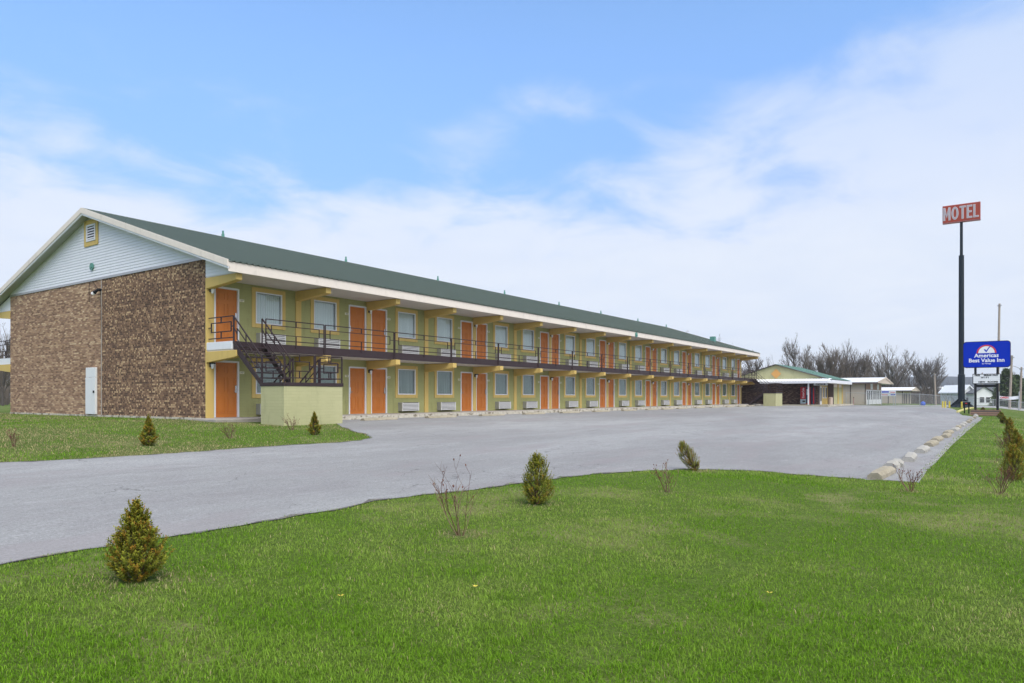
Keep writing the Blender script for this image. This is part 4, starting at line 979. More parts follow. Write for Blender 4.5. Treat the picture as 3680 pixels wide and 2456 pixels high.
# tall motel sign
PXX, PYY = PX(3455, 83); pb = g(PXX, PYY)
ms = empty('motel_sign', (PXX, PYY, pb), 0, 'very tall dark pole carrying a tilted orange MOTEL sign', 'sign')
Z = lambda v: v-pb
MB().tube([(0, 0, -.2), (0, 0, Z(3.37))], .36, 20).build('pole', 'pole_navy', ms, smooth=False)
MB().tube([(0, 0, Z(3.37)), (0, 0, Z(3.45)), (0, 0, Z(17.3))], [.36, .29, .27], 20).build('pole', 'pole_navy', ms)
MB().tube([(0, 0, Z(17.3)), (0, 0, Z(17.35)), (0, 0, Z(21.35))], [.29, .16, .15], 16).build('pole', 'pole_navy', ms)
m = MB()
for i in range(8):
    a = i*math.pi/4+.3; c_, s_ = math.cos(a), math.sin(a); t = .03
    m.add([(c_*.34-s_*t, s_*.34+c_*t, -.1), (c_*1.35-s_*t, s_*1.35+c_*t, -.1), (c_*1.30-s_*t, s_*1.30+c_*t, .06), (c_*.34-s_*t, s_*.34+c_*t, 1.0), (c_*.34+s_*t, s_*.34-c_*t, -.1), (c_*1.35+s_*t, s_*1.35-c_*t, -.1), (c_*1.30+s_*t, s_*1.30-c_*t, .06), (c_*.34+s_*t, s_*.34-c_*t, 1.0)], [(0,1,2,3),(7,6,5,4),(0,4,5,1),(1,5,6,2),(2,6,7,3),(3,7,4,0)])
m.tube([(0, 0, -.1), (0, 0, .05), (0, 0, .5)], [1.45, 1.3, .36], 16)
m.build('base_skirt', 'pole_navy', ms)
zb, zt = Z(21.2), Z(23.3)
MB().box(-.28, .28, -1.88, 1.88, zb, zt).build('cabinet', 'motel_pink', ms, bevel=.03)
MB().box(-.295, -.281, -1.83, 1.83, zb+.10, zt-.06).build('sign_face', 'motel_orange', ms)
MB().box(.281, .295, -1.83, 1.83, zb+.10, zt-.06).build('sign_face', 'motel_orange', ms)
def glyph(ch, w, h, s, k):
    """block capital outline in a w by h cell, stroke s, inset k -> list of outlines (u to the right, v up)"""
    L0, R0, B0, T0 = k, w-k, k, h-k; t = s-2*k
    if ch == 'L': return [[(L0, B0), (R0, B0), (R0, B0+t), (L0+t, B0+t), (L0+t, T0), (L0, T0)]]
    if ch == 'T': c = w/2; return [[(c-t/2, B0), (c+t/2, B0), (c+t/2, T0-t), (R0, T0-t), (R0, T0), (L0, T0), (L0, T0-t), (c-t/2, T0-t)]]
    if ch == 'E':
        m_ = h/2; return [[(L0, B0), (R0, B0), (R0, B0+t), (L0+t, B0+t), (L0+t, m_-t/2), (R0-w*.1, m_-t/2), (R0-w*.1, m_+t/2), (L0+t, m_+t/2), (L0+t, T0-t), (R0, T0-t), (R0, T0), (L0, T0)]]
    if ch == 'M':
        c = w/2; return [[(L0, B0), (L0+t, B0), (L0+t, T0-h*.42+k), (c, B0+h*.18+k), (R0-t, T0-h*.42+k), (R0-t, B0), (R0, B0), (R0, T0), (R0-t, T0), (c, B0+h*.18+s*1.7-k), (L0+t, T0), (L0, T0)]]
    P = []; n = 24
    for i in range(n):
        a, b = 2*math.pi*i/n, 2*math.pi*(i+1)/n; q = []
        for ang, ins in ((a, 0), (b, 0), (b, t), (a, t)): q.append((w/2+(w/2-k-ins)*math.cos(ang)*1.0, h/2+(h/2-k-ins*1.15)*math.sin(ang)))
        P.append(q)
    return P
ws = {'M': .74, 'O': .72, 'T': .62, 'E': .56, 'L': .54}; gap = .085; tot = sum(ws.values())+gap*4; u = -tot/2-.05; hh = 1.52; vb = (zb+zt)/2-hh/2+.04
for ch in 'MOTEL':
    for k, x_, mt_ in ((0, -.315, 'motel_letter_rim'), (.045, -.335, 'motel_letter')):
        m = MB()
        for P in glyph(ch, ws[ch], hh, .215, k): m.prism([(-(u+p), vb+q) for p, q in P], x_, x_+.02, 'x')
        m.build('letter' if k == 0 else 'letter_face', mt_, ms)
    u += ws[ch]+gap
# yellow bollards
bp = None; bl = ['leftmost yellow bollard left of the tall pole', 'second yellow bollard from the left near the tall pole', 'third yellow bollard, just left of the tall pole base', 'yellow bollard right of the tall pole base']
for i, px in enumerate((3388, 3397, 3412, 3456)):
    x, y = PX(px, 81 if i < 3 else 79.5)
    if bp is None: bp = MB().tube([(0, 0, -.1), (0, 0, .68), (0, 0, .74)], [.085, .085, .05], 12).build('bollard', 'bollard_yellow'); o = bp
    else: o = bp.copy(); COL.objects.link(o)
    o.location = (x, y, g(x, y)); tag(o, bl[i], 'bollard', 'yellow bollards round the pole')
# black box on two legs
x, y = PX(3474, 66); db = empty('drop_box', (x, y, g(x, y)), 0, 'black drop box on two legs in the grass left of the timber planter', 'drop box')
MB().box(-.22, .22, -.30, .30, .78, 1.06).build('box', 'black_metal', db, bevel=.03); MB().box(-.26, .26, -.34, .34, 1.06, 1.10).build('lid', 'galvanised', db)
MB().box(-.235, -.221, -.05, .1, .88, .98).build('label', 'sign_red', db)
for yy in (-.17, .17): MB().box(-.05, .05, yy-.05, yy+.05, -.2, .78).build('leg', 'black_metal', db)
# curved yellow kerb by the island
kp = [GD(*p) for p in ((2196,947),(2204,943.5),(2213,940.5),(2222,938.2),(2232,937))]
m = MB(); P = [Vector((*p, g(*p))) for p in kp]
for a, b in zip(P, P[1:]):
    d = (b-a).normalized(); n_ = Vector((-d.y, d.x, 0))*.09
    m.add([a-n_, a+n_, b+n_, b-n_]+[v+Vector((0, 0, .13)) for v in (a-n_, a+n_, b+n_, b-n_)], [(0,3,2,1),(4,5,6,7),(0,1,5,4),(1,2,6,5),(2,3,7,6),(3,0,4,7)])
tag(m.build('island_kerb', 'kerb_yellow'), kind='structure')
# utility poles
def upole(pt, pbm, d, r, label, top=True, lamp=False, lean=0):
    x, y = PX(pbm[0], d); x2, y2 = PX(pt[0], d); zt_ = HE+(1427-pt[1])/F_*d; zb_ = g(x, y)
    t = empty('utility_pole', (x, y, zb_), 0, label, 'utility pole')
    MB().tube([(0, 0, -.4), (x2-x, y2-y, zt_-zb_)], [r, r*.72], 10).build('pole', 'wood_pole', t)
    if top:
        MB().bar((x2-x-.2, y2-y-.2, zt_-zb_-.25), (x2-x+.2, y2-y+.2, zt_-zb_-.25), .12).build('bracket', 'galvanised', t)
    if lamp:
        MB().tube([(x2-x, y2-y, zt_-zb_-.3), (x2-x-.6, y2-y+.7, zt_-zb_+.1), (x2-x-1.4, y2-y+1.7, zt_-zb_+.2)], .04, 6).build('lamp_arm', 'galvanised', t)
        MB().tube([(x2-x-1.4, y2-y+1.7, zt_-zb_+.2), (x2-x-1.7, y2-y+2.1, zt_-zb_+.18)], [.1, .06], 6).build('lamp_head', 'galvanised', t)
    return t
upole((3592, 1092), (3584, 1485), 92, .17, 'tallest weathered pole rising behind the blue sign')
upole((3637, 1278), (3627, 1490), 88, .16, 'grey wooden pole just right of the blue sign')
upole((3671, 1320), (3665, 1494), 92, .15, 'rightmost wooden pole with a lamp arm', lamp=True)
upole((3358, 1342), (3363, 1455), 110, .16, 'short wooden pole with floodlight in front of the dark trees', lamp=False)
upole((3530, 1340), (3530, 1440), 210, .22, 'distant pole with crossarm seen under the blue sign')
x, y = PX(3530, 210); z = HE+(1427-1352)/F_*210
tag(MB().bar((x-.9, y+1.3, z+.5), (x+.9, y-1.3, z+.5), .2).build('crossarm', 'wood_pole'), 'crossarm on the distant pole under the blue sign', 'crossarm')
# banner between two posts
bx, by_ = PX(3626, 84); bz = g(bx, by_)
bnr = empty('banner', (bx, by_, bz), 0, 'white banner with red OPEN lettering tied between two steel posts', 'banner')
for yy in (-.98, .98): MB().tube([(0, yy, -.5), (0, yy, 2.05)], .06, 8).build('post', 'galvanised', bnr)
m = MB(); n = 12; vs = []
for i in range(n+1):
    yy = -.94+1.88*i/n; sg_ = .10*(1-(2*i/n-1)**2)
    for zz in (1.18, 1.55): vs.append((-.01+.03*math.sin(i), yy, zz-sg_))
m.add(vs, [(2*i, 2*i+2, 2*i+3, 2*i+1) for i in range(n)]); m.build('cloth', 'sign_white', bnr)
text_mesh('lettering', 'OPEN', .28, 'sign_red', bnr, (-.06, .45, 1.32), '-X', bold=.01, sx=1.1)

# ============================================================ HOUSES beyond
def house(px0, px1, d, z0, ze, zr, dep_, wall, roof, label, ry, wins=()):
    (xa, ya), (xb, yb) = PX(px0, d), PX(px1, d); a = Vector((xa, ya, 0)); b = Vector((xb, yb, 0)); w = (b-a).length
    ang = math.atan2(yb-ya, xb-xa)
    t = empty('house', (xa, ya, z0), ang, label, 'house'); e, r = ze-z0, zr-z0
    MB().box(0, w, 0, dep_, -1, e).build('wall', wall, t)
    if ry:   # gable to the viewer
        MB().prism([(0, e), (w, e), (w/2, r)], .0, dep_, 'y').build('gable', wall, t)
        m = MB().prism([(-.4, e-.1), (w/2, r+.02), (w+.4, e-.1), (w+.4, e+.12), (w/2, r+.25), (-.4, e+.12)], -.4, dep_+.3, 'y'); m.build('roof', roof, t)
    else:
        m = MB().prism([(-.5, e-.05), (dep_/2, r), (dep_+.5, e-.05), (dep_+.5, e+.1), (dep_/2, r+.2), (-.5, e+.1)], -.4, w+.4, 'x'); m.build('roof', roof, t)
    for x0, x1, z_0, z_1 in wins:
        o = MB().box(x0-.08, x1+.08, -.06, .0, z_0-.08, z_1+.08).build('window', 'white_trim', t); MB().box(x0, x1, -.08, -.06, z_0, z_1).build('pane', 'dark_gap', o)
    return t
house(3462, 3500, 150, -1.3, 1.6, 3.1, 8, 'house_white', 'white_roof', 'white clapboard house part hidden by the tall pole', True, ((.6, 1.4, 1.0, 2.0),))
house(3500, 3572, 148, -1.3, 1.5, 2.9, 8, 'house_white', 'grey_roof', 'small white house with grey roof seen between the sign posts', True, ((1.2, 2.1, .9, 2.0), (2.5, 3.3, .9, 2.0)))
house(3352, 3452, 260, -1.6, 2.1, 4.4, 14, 'house_white', 'white_roof', 'long white roofed building left of the tall pole', False, ((2, 3.2, 1.2, 2.4), (6, 7.2, 1.2, 2.4)))
house(3440, 3560, 330, -1.6, 3.0, 5.6, 14, 'house_white', 'white_roof', 'farthest white roofed building behind the small houses', False)
bg_ = empty('bag', (*PX(3317, 97), g(*PX(3317, 97))), 0, 'blue bag on the ground beyond the fence', 'bag')
MB().tube([(0, 0, 0), (0, 0, .2), (.03, 0, .42), (0, 0, .55)], [.26, .32, .28, .1], 9).build('sack', 'bag_blue', bg_, smooth=True)

# ============================================================ WHEEL STOPS
def stop_mesh(ln, mat, seed, broken=False):
    rr = random.Random(seed); m = MB(); h, w0, w1 = .14, .145, .075; n = 12; vs = []
    ring = lambda: [(-w0, 0), (-w0, .06), (-w1, h), (w1, h), (w0, .06), (w0, 0)]
    for i in range(n+1):
        x = -ln/2+ln*i/n; sh = 1 if 0 < i < n else .86
        for k, (y, z) in enumerate(ring()):
            j = .009 if 0 < k < 5 else .003
            if broken and i in (5, 6) and 0 < k < 5: z *= .55; y *= .9
            vs.append((x+rr.uniform(-1, 1)*.006, y*(sh if k in (2, 3) else 1)+rr.uniform(-j, j), z*(1 if k not in (2, 3) else sh)+rr.uniform(-j, j)*.7 - (.02 if k in (0, 5) else 0)))
    fs = [tuple(range(5, -1, -1)), tuple(n*6+k for k in range(6))] + [(i*6+k, i*6+(k+1) % 6, (i+1)*6+(k+1) % 6, (i+1)*6+k) for i in range(n) for k in range(6)]
    m.add(vs, fs)
    o = m.build('wheel_stop', mat); 
    return o
ORD = ['first','second','third','fourth','fifth','sixth','seventh','eighth','ninth','tenth','eleventh','twelfth','thirteenth','fourteenth','fifteenth','sixteenth','seventeenth','eighteenth','nineteenth','twentieth']
nr = [(295,1385),(468,1296),(512,1280),(570,1232),(683,1160),(768,1100),(842,1060),(905,1025),(960,996),(1000,968),(1042,947),(1070,929),(1096,912),(1120,896),(1142,882),(1163,870),(1184,858),(1204,847),(1224,838),(1242,831)]
protoA = None; rg_ = random.Random(8)
for i, (a, b) in enumerate(nr):
    x, y = G(3000+a/2.412, 1150+b/2.412); y = 2.32+ (rg_.uniform(-.06, .06) if i else 0)
    if i == 0: o = stop_mesh(1.85, 'stop_concrete', 5); L0 = 1.85; protoA = o
    elif i == 1: o = stop_mesh(.85, 'stop_pale', 6, True); L0 = .85
    elif i == 2: o = stop_mesh(.75, 'stop_pale', 7); L0 = .75
    elif i == 3: o = stop_mesh(1.8, 'stop_pale', 9); L0 = 1.8; protoB = o
    else: o = (protoA if rg_.random() < .6 else protoB).copy(); COL.objects.link(o); L0 = 1.8
    x = x+L0/2+(0 if i < 4 else .1)
    o.location = (x, y, g(x, y)+.035); o.rotation_euler = (0, 0, rg_.uniform(-.05, .05) + (.12 if i == 2 else 0)); 
    lab = {0: 'long tan concrete wheel stop nearest the lawn corner', 1: 'short cracked white wheel stop right behind the nearest one', 2: 'short tilted white wheel stop, third from the lawn corner'}.get(i, 'concrete wheel stop, %s from the lawn corner in the row towards the blue sign' % ORD[i])
    tag(o, lab, 'wheel stop', 'wheel stops along the right edge of the lot')
left = [(1304,1434),(1537,1640),(1728,1814),(1885,1962),(2019,2086),(2136,2190),(2239,2287),(2322,2367),(2381,2424),(2434,2472),(2500,2534),(2555,2587),(2610,2640),(2654,2688),(2689,2712)]
for i, (a, b) in enumerate(left):
    y = 21.0 + rg_.uniform(-.12, .12); xa, xb = XA(a, y), XA(b, y); o = protoA.copy(); COL.objects.link(o)
    x = xa+.9; o.location = (x, y, g(x, y)-.03); o.rotation_euler = (0, 0, rg_.uniform(-.04, .04))
    tag(o, 'low concrete wheel stop before the motel walkway, %s from the near staircase' % ORD[i], 'wheel stop', 'wheel stops along the motel walkway')
# ============================================================ SHRUBS
def leaf_obj(name, mat, parent, leaves):
    """leaves: list of (pos, dir, up, length, width, colour) -> one mesh of folded leaves"""
    n = len(leaves); V = np.empty((n, 4, 3), np.float32); Cc = np.ones((n, 4, 4), np.float32)
    for i, (p, d, u, l, w, c) in enumerate(leaves):
        s = d.cross(u); s = s.normalized()*w*.5 if s.length > 1e-6 else Vector((w*.5, 0, 0))
        q = p+d*l*.5+u*l*.06
        V[i, 0] = p; V[i, 1] = q+s; V[i, 2] = p+d*l; V[i, 3] = q-s; Cc[i, :, :3] = c
    me = bpy.data.meshes.new(name); me.vertices.add(n*4); me.vertices.foreach_set('co', V.ravel())
    me.loops.add(n*4); me.loops.foreach_set('vertex_index', np.arange(n*4, dtype=np.int32)); me.polygons.add(n); me.polygons.foreach_set('loop_start', (np.arange(n)*4).astype(np.int32)); me.update(calc_edges=True)
    at = me.color_attributes.new('col', 'FLOAT_COLOR', 'POINT'); at.data.foreach_set('color', Cc.ravel()); me.materials.append(MATS[mat])
    o = bpy.data.objects.new(name, me); COL.objects.link(o); o.parent = parent; return o
def boxwood(x, y, h, w, seed, label, nshoot=330, leaf=.026, lean=(0, 0), narrow=1.0, zoff=0, low=.32, rust=.3):
    rr = random.Random(seed); t = empty('boxwood_shrub', (x, y, g(x, y)+zoff), rr.uniform(0, 6) if lean == (0, 0) else 0, label, 'shrub', 'evergreen shrubs planted in the lawns')
    lv = []; st = MB()
    def prof(f):   # radius over height: widest low, pointed top
        if f < low: return .45+.55*math.sin(f/low*math.pi/2)
        return max(.05, (1-(f-low)/(1-low))**(.85/narrow))*(1)
    def ax(f): return Vector((lean[0]*f*h, lean[1]*f*h, 0))
    bumps = [(rr.uniform(0, 6.28), rr.uniform(.1, .9), rr.uniform(-.16, .2)) for _ in range(9)]
    for k in range(nshoot):
        f = .06+.94*rr.random()**.85; an = rr.uniform(0, 2*math.pi); rad = prof(f)*w/2
        bz = 1+sum(b*math.exp(-((((an-a+math.pi) % (2*math.pi))-math.pi)**2)/.5-((f-ff)**2)/.03) for a, ff, b in bumps)
        rad *= bz
        out = Vector((math.cos(an), math.sin(an), 0)); spike = 1+(.22 if rr.random() < .26 else 0)
        tip = ax(f)+out*rad*rr.uniform(.72, 1.03)*spike+Vector((0, 0, f*h*(1.0 if spike == 1 else 1.04)))
        d = (out*(.75-.45*f)+Vector((lean[0], lean[1], 0))*.5+Vector((0, 0, .5+.75*f))).normalized()
        sl_ = h*rr.uniform(.10, .2); n = int(rr.uniform(11, 19)); base = rr.random()
        for i in range(n):
            u = i/n; p = tip-d*sl_*(1-u); an2 = i*2.4+k; side = d.orthogonal().normalized(); side = (Matrix.Rotation(an2, 3, d) @ side)
            ld = (d*rr.uniform(.5, 1.1)+side*rr.uniform(.6, 1.1)).normalized()
            c0 = Vector((.080, .115, .012)); c1 = Vector((.27, .27, .030)); c2 = Vector((.36, .15, .025))
            v = rr.random(); c = c0.lerp(c1, min(1, v*.55+u*.6))
            if base < rust: c = c.lerp(c2, rr.uniform(.3, .9)*(.4+.6*u))
            c = c*rr.uniform(.7, 1.25); lv.append((p, ld, (d-ld*d.dot(ld)).normalized(), leaf*rr.uniform(.7, 1.25), leaf*.55*rr.uniform(.8, 1.2), c))
        if k % 6 == 0: st.tube([ax(f*.3)+Vector((0, 0, f*h*.3)), tip-d*sl_*.6], [.006, .003], 3, cap=False)
    for k in range(max(5, nshoot//70)):      # upright leader shoots breaking the outline
        f = rr.uniform(.72, .96); an = rr.uniform(0, 6.28); out = Vector((math.cos(an), math.sin(an), 0)); rad = prof(f)*w/2*rr.uniform(.2, 1)
        b0 = ax(f)+out*rad+Vector((0, 0, f*h*.93)); d = (out*.25+Vector((lean[0], lean[1], 1))+Vector((rr.uniform(-.15, .15), rr.uniform(-.15, .15), 0))).normalized(); L_ = h*rr.uniform(.11, .24); n = 20
        for i in range(n):
            p = b0+d*L_*i/n; side = Matrix.Rotation(i*2.4, 3, d) @ d.orthogonal().normalized(); ld = (d*.9+side*.8).normalized(); c = Vector((.10, .12, .014)).lerp(Vector((.34, .27, .035)), rr.random())
            lv.append((p, ld, (d-ld*d.dot(ld)).normalized(), leaf*rr.uniform(.7, 1.1), leaf*.5, c))
    leaf_obj('foliage', 'shrub_leaf', t, lv)
    st.tube([(0, 0, -.03), ax(.15)+Vector((0, 0, h*.2)), ax(.5)+Vector((0, 0, h*.5))], [.022, .018, .008], 6)
    st.build('stem', 'stem_bark', t); BARE.append((x, y, w*.42)); return t
def ppos(px, py): return G(px, py)
BX = []
def from_px(px, py, top, wpx):
    x, y = G(px, py); d = x*C35+y*S35; return x, y, (py-top)*d/F_, wpx*d/F_
def rd(px): return px
x, y, h, w = from_px(490, 2085, 1800, 205); boxwood(x, y, h, w, 11, 'largest olive and rust shrub in the near lawn at lower left', 760, .025, rust=.28, low=.36)
x, y, h, w = from_px(1930, 1812, 1628, 92); boxwood(x, y, h*.98, w*1.3, 12, 'upright dark green shrub in the middle of the near lawn edge', 620, .023, low=.42, narrow=1.8, rust=.12)
x, y, h, w = from_px(2500, 1694, 1585, 44); v = Vector((-S35, C35)); boxwood(x, y, h, w*1.55, 13, 'small shrub leaning strongly left at the lawn edge', 420, .020, lean=(-.45*S35, .45*C35), low=.5, narrow=1.6, rust=.3)
x, y, h, w = from_px(533, 1602, 1496, 58); boxwood(x, y, h, w, 14, 'pointed shrub on the far lawn before the brick gable', 330, .036, low=.25, rust=.35)
x, y, h, w = from_px(1130, 1564, 1482, 45); boxwood(x, y, h, w, 15, 'pointed shrub beside the lime green stair landing', 300, .036, low=.3, rust=.35)
x, y, h, w = from_px(3642, 1727, 1600, 84); boxwood(x, y, h, w, 16, 'largest shrub of the row along the right edge', 480, .026, low=.4, narrow=1.4, rust=.3)
x, y, h, w = from_px(3652, 1660, 1546, 68); boxwood(x, y, h, w, 17, 'second shrub of the right-hand row, close behind the largest', 360, .034, low=.4, rust=.4)
x, y, h, w = from_px(3629, 1600, 1502, 44); boxwood(x, y, h, w, 18, 'third shrub of the right-hand row from the camera', 260, .045, low=.4, narrow=1.5, rust=.45)
x, y, h, w = from_px(3607, 1524, 1496, 22); boxwood(x, y, h, w, 19, 'low shrub near the far end of the right-hand row', 150, .07, low=.45, narrow=1.8, rust=.4)
x, y, h, w = from_px(3597, 1506, 1482, 20); boxwood(x, y, h, w, 20, 'farthest shrub of the right-hand row beside the timber planter', 150, .07, low=.45, narrow=1.8, rust=.15)
x, y = SX-.1, SY+.25; o = boxwood(x, y, .30, .32, 21, 'tiny shrub inside the timber planter under the blue sign', 90, .06, low=.5, narrow=1.6, zoff=.40); 
tag(o, None, None)
BARE.pop()
for i, (dx, dy) in enumerate(((-.2, -.55), (.1, -.3), (-.25, .7))):
    m = MB(); rr = random.Random(i)
    for k in range(14): a = rr.uniform(0, 6.28); m.tube([(0, 0, 0), (math.cos(a)*.12, math.sin(a)*.12, rr.uniform(.12, .24))], [.012, .006], 3)
    o = m.build('dry_plant', 'rose_stem_pale', loc=(SX+dx, SY+dy, sb+.39)); tag(o, ['dry twiggy tuft in the planter behind the right sign post', 'dry twiggy tuft in the middle of the sign planter', 'dry twiggy tuft at the left end of the sign planter'][i], 'plant', 'dry tufts in the sign planter')
# bare rose bushes
def rose(x, y, h, w, seed, label, stems=9, r=.005, hips=True, pale=.4):
    rr = random.Random(seed); t = empty('rose_bush', (x, y, g(x, y)), 0, label, 'bush', 'bare rose bushes in the lawns')
    dk, pl_, hp = MB(), MB(), MB()
    def grow(p, d, l, rad, lev, mb):
        pts = [p]; n = 4; dd = d.copy()
        for i in range(n):
            dd = (dd+Vector((rr.uniform(-.16, .16), rr.uniform(-.16, .16), rr.uniform(-.02, .12)))).normalized(); pts.append(pts[-1]+dd*l/n)
        mb.tube(pts, [rad*(1-.4*i/n) for i in range(n+1)], 4, cap=False)
        if lev < 2:
            for q in range(rr.choice((2, 3, 3, 4))):
                i = rr.choice((2, 3, 4)); nd_ = (dd+Vector((rr.uniform(-.8, .8), rr.uniform(-.8, .8), rr.uniform(-.1, .3)))).normalized(); grow(pts[i], nd_, l*rr.uniform(.35, .6), rad*.6, lev+1, mb)
        elif hips and rr.random() < .22:
            dk.cur = 1; dk.tube([pts[-1]-dd*.006, pts[-1]+dd*.008, pts[-1]+dd*.022], [.004, r*1.7, .003], 5); dk.cur = 0
    for k in range(stems):
        a = rr.uniform(0, 6.28); sp = rr.uniform(.15, 1)*w/h*.95; d = Vector((math.cos(a)*sp, math.sin(a)*sp, 1)).normalized()
        grow(Vector((math.cos(a)*.03, math.sin(a)*.03, -.02)), d, h*rr.uniform(.5, .78), r*rr.uniform(.7, 1.2), 0, pl_ if rr.random() < pale else dk)
    if dk.v: dk.build('stems', ['rose_stem', 'rose_hip'], t)
    if pl_.v: pl_.build('pale_stems', 'rose_stem_pale', t)
    BARE.append((x, y, w*.22)); return t
for i, (px, py, top, wp_, lab, n_, r_, pa) in enumerate((
    (1655, 1925, 1702, 200, 'tall bare rose bush with dried hips in the near lawn', 9, .0052, .35),
    (2400, 1770, 1672, 95, 'low bare rose bush left of the leaning shrub', 12, .005, .5),
    (3272, 1768, 1668, 100, 'bare rose bush at the lawn corner by the nearest wheel stop', 9, .0062, .15),
    (3590, 1778, 1655, 110, 'bare rose bush in front of the largest shrub of the right-hand row', 12, .006, .4),
    (1048, 1546, 1486, 56, 'bare rose bush against the lime green landing', 11, .006, .5),
    (826, 1576, 1524, 48, 'bare rose bush on the far lawn below the ground floor door', 11, .006, .5),
    (52, 1606, 1548, 30, 'thin bare bush on the far lawn at the left edge', 6, .007, .2),
    (3606, 1640, 1545, 60, 'bare rose bush between the shrubs of the right-hand row', 9, .007, .2))):
    x, y, h, w = from_px(px, py, top, wp_); rose(x, y, h, w, 30+i, lab, n_, r_, pale=pa)
blades('grass', 520000, 2.6, 17, -.78, .80, .036, .0045, 5, 'short green lawn with straw coloured patches around the car park')
blades('far_grass', 330000, 15, 75, -.80, .80, .050, .0065, 6, 'thinner lawn before the gable and along the right edge')
# dead leaves / weeds scattered in the lawn
rr = random.Random(4); m = MB()
for (px, py) in ((1090*1.5666, 1358*1.5666), (1765*1.5666, 1372*1.5666), (781*1.5666, 1380*1.5666)):
    x, y = G(px, py); z = g(x, y)
    for k in range(7):
        a = rr.uniform(0, 6.28); m.add([(x, y, z+.045), (x+.02*math.cos(a), y+.02*math.sin(a), z+.05), (x+.03*math.cos(a+.4), y+.03*math.sin(a+.4), z+.055), (x+.014*math.cos(a+.8), y+.014*math.sin(a+.8), z+.05)], [(0, 1, 2, 3)])
tag(m.build('fallen_leaves', 'bollard_yellow'), 'a few yellow leaves lying in the near lawn', 'leaves', kind='stuff')

# ============================================================ TREES
def bare_tree(seed, limbs=6, wide=.42, low=.22, fine=1.0, r0=.022, nb=12, nt=7):
    """unit tree (height about 1): limbs fan out from a short trunk, twigs point away from the crown's foot"""
    rr = random.Random(seed); T, Cw = MB(), MB(); top = [0.]; foot = Vector((0, 0, low*.6)); zc0 = (low+1)/2+.03; rx, rz_ = .40*wide/.42, (1-low)/2+.03
    def outside(p): return (p.x/rx)**2+(p.y/rx)**2+((p.z-zc0)/rz_)**2 > rr.uniform(.9, 1.12)
    def run(mb, p, d, l, r_, n, sides, wob, out):
        pts = [p]; dd = d.normalized()
        for i in range(n):
            rad = (pts[-1]-foot); rad = rad.normalized() if rad.length > .02 else Vector((0, 0, 1))
            dd = (dd+rad*out+Vector((rr.uniform(-wob, wob), rr.uniform(-wob, wob), rr.uniform(-wob, wob)*.7))).normalized(); np_ = pts[-1]+dd*l/n
            if len(pts) > 1 and np_.z > low and outside(np_): break
            pts.append(np_)
        n = len(pts)-1; top[0] = max(top[0], pts[-1].z); mb.tube(pts, [r_*(1-.6*i/n) for i in range(n+1)], sides, cap=False); return pts, dd
    t, dd = run(T, Vector((0, 0, -.03)), Vector((rr.uniform(-.06, .06), rr.uniform(-.06, .06), 1)), low+.03, r0, 3, 7, .05, 0)
    for k in range(limbs):
        a = 6.283*k/limbs+rr.uniform(-.4, .4); tilt = rr.uniform(.35, 1)*wide*2.7 if k else .12; d = Vector((math.cos(a)*tilt, math.sin(a)*tilt, 1))
        L1 = rr.uniform(.50, .66)
        p1, d1 = run(T, t[-1 if k % 2 == 0 else -2], d, L1, r0*.6, 6, 5, .13, .06)
        for q in range(nb):
            i = rr.randint(1, len(p1)-1); f = i/6; sd = Vector((rr.uniform(-1, 1), rr.uniform(-1, 1), rr.uniform(-.25, .5)))
            p2, d2 = run(Cw, p1[i], (p1[i]-p1[i-1]).normalized()*.8+sd*.75, L1*rr.uniform(.38, .58)*(1.15-.35*f), r0*.24, 4, 4, .18, .10)
            for w in range(nt):
                i2 = rr.randint(1, len(p2)-1); sd = Vector((rr.uniform(-1, 1), rr.uniform(-1, 1), rr.uniform(-.3, .6)))
                p3, d3 = run(Cw, p2[i2], (p2[i2]-p2[i2-1]).normalized()*.8+sd*.6, rr.uniform(.09, .16), r0*.10*fine, 3, 3, .2, .15)
                for v in range(4):
                    i3 = rr.randint(1, len(p3)-1); sd = Vector((rr.uniform(-1, 1), rr.uniform(-1, 1), rr.uniform(-.2, .6)))
                    run(Cw, p3[i3], (p3[i3]-p3[i3-1]).normalized()+sd*.65, rr.uniform(.05, .085), r0*.065*fine, 2, 3, .2, .2)
    for b in (T, Cw): b.v = [(x/top[0], y/top[0], z/top[0]) for x, y, z in b.v]
    return T, Cw
VAR = []
for sd, kw in ((1, dict(limbs=6, wide=.34, low=.26)), (2, dict(limbs=8, wide=.5, low=.14)), (3, dict(limbs=7, wide=.42, low=.18, fine=1.4, nt=7)), (4, dict(limbs=8, wide=.46, low=.12, fine=1.4, nt=7)), (5, dict(limbs=5, wide=.26, low=.12, r0=.014, nb=5, nt=4))):
    T, Cw = bare_tree(sd, **kw); t = T.build('trunk', 'bark'); c = Cw.build('crown', 'twig'); VAR.append((t.data, c.data)); bpy.data.objects.remove(t); bpy.data.objects.remove(c)
def tree(cx, topy, d, var, wscale, label, rz=0, group='bare trees behind the motel and office'):
    px, py = cx*1.56662, topy*1.56662; x, y = PX(px, d); z = g(x, y); h = HE+(1427-py)/F_*d-z
    t = empty('bare_tree', (x, y, z), rz, label, 'tree', group); t.scale = (h*wscale, h*wscale, h)
    for nm, me in zip(('trunk', 'crown'), VAR[var]):
        o = bpy.data.objects.new(nm, me); COL.objects.link(o); o.parent = t
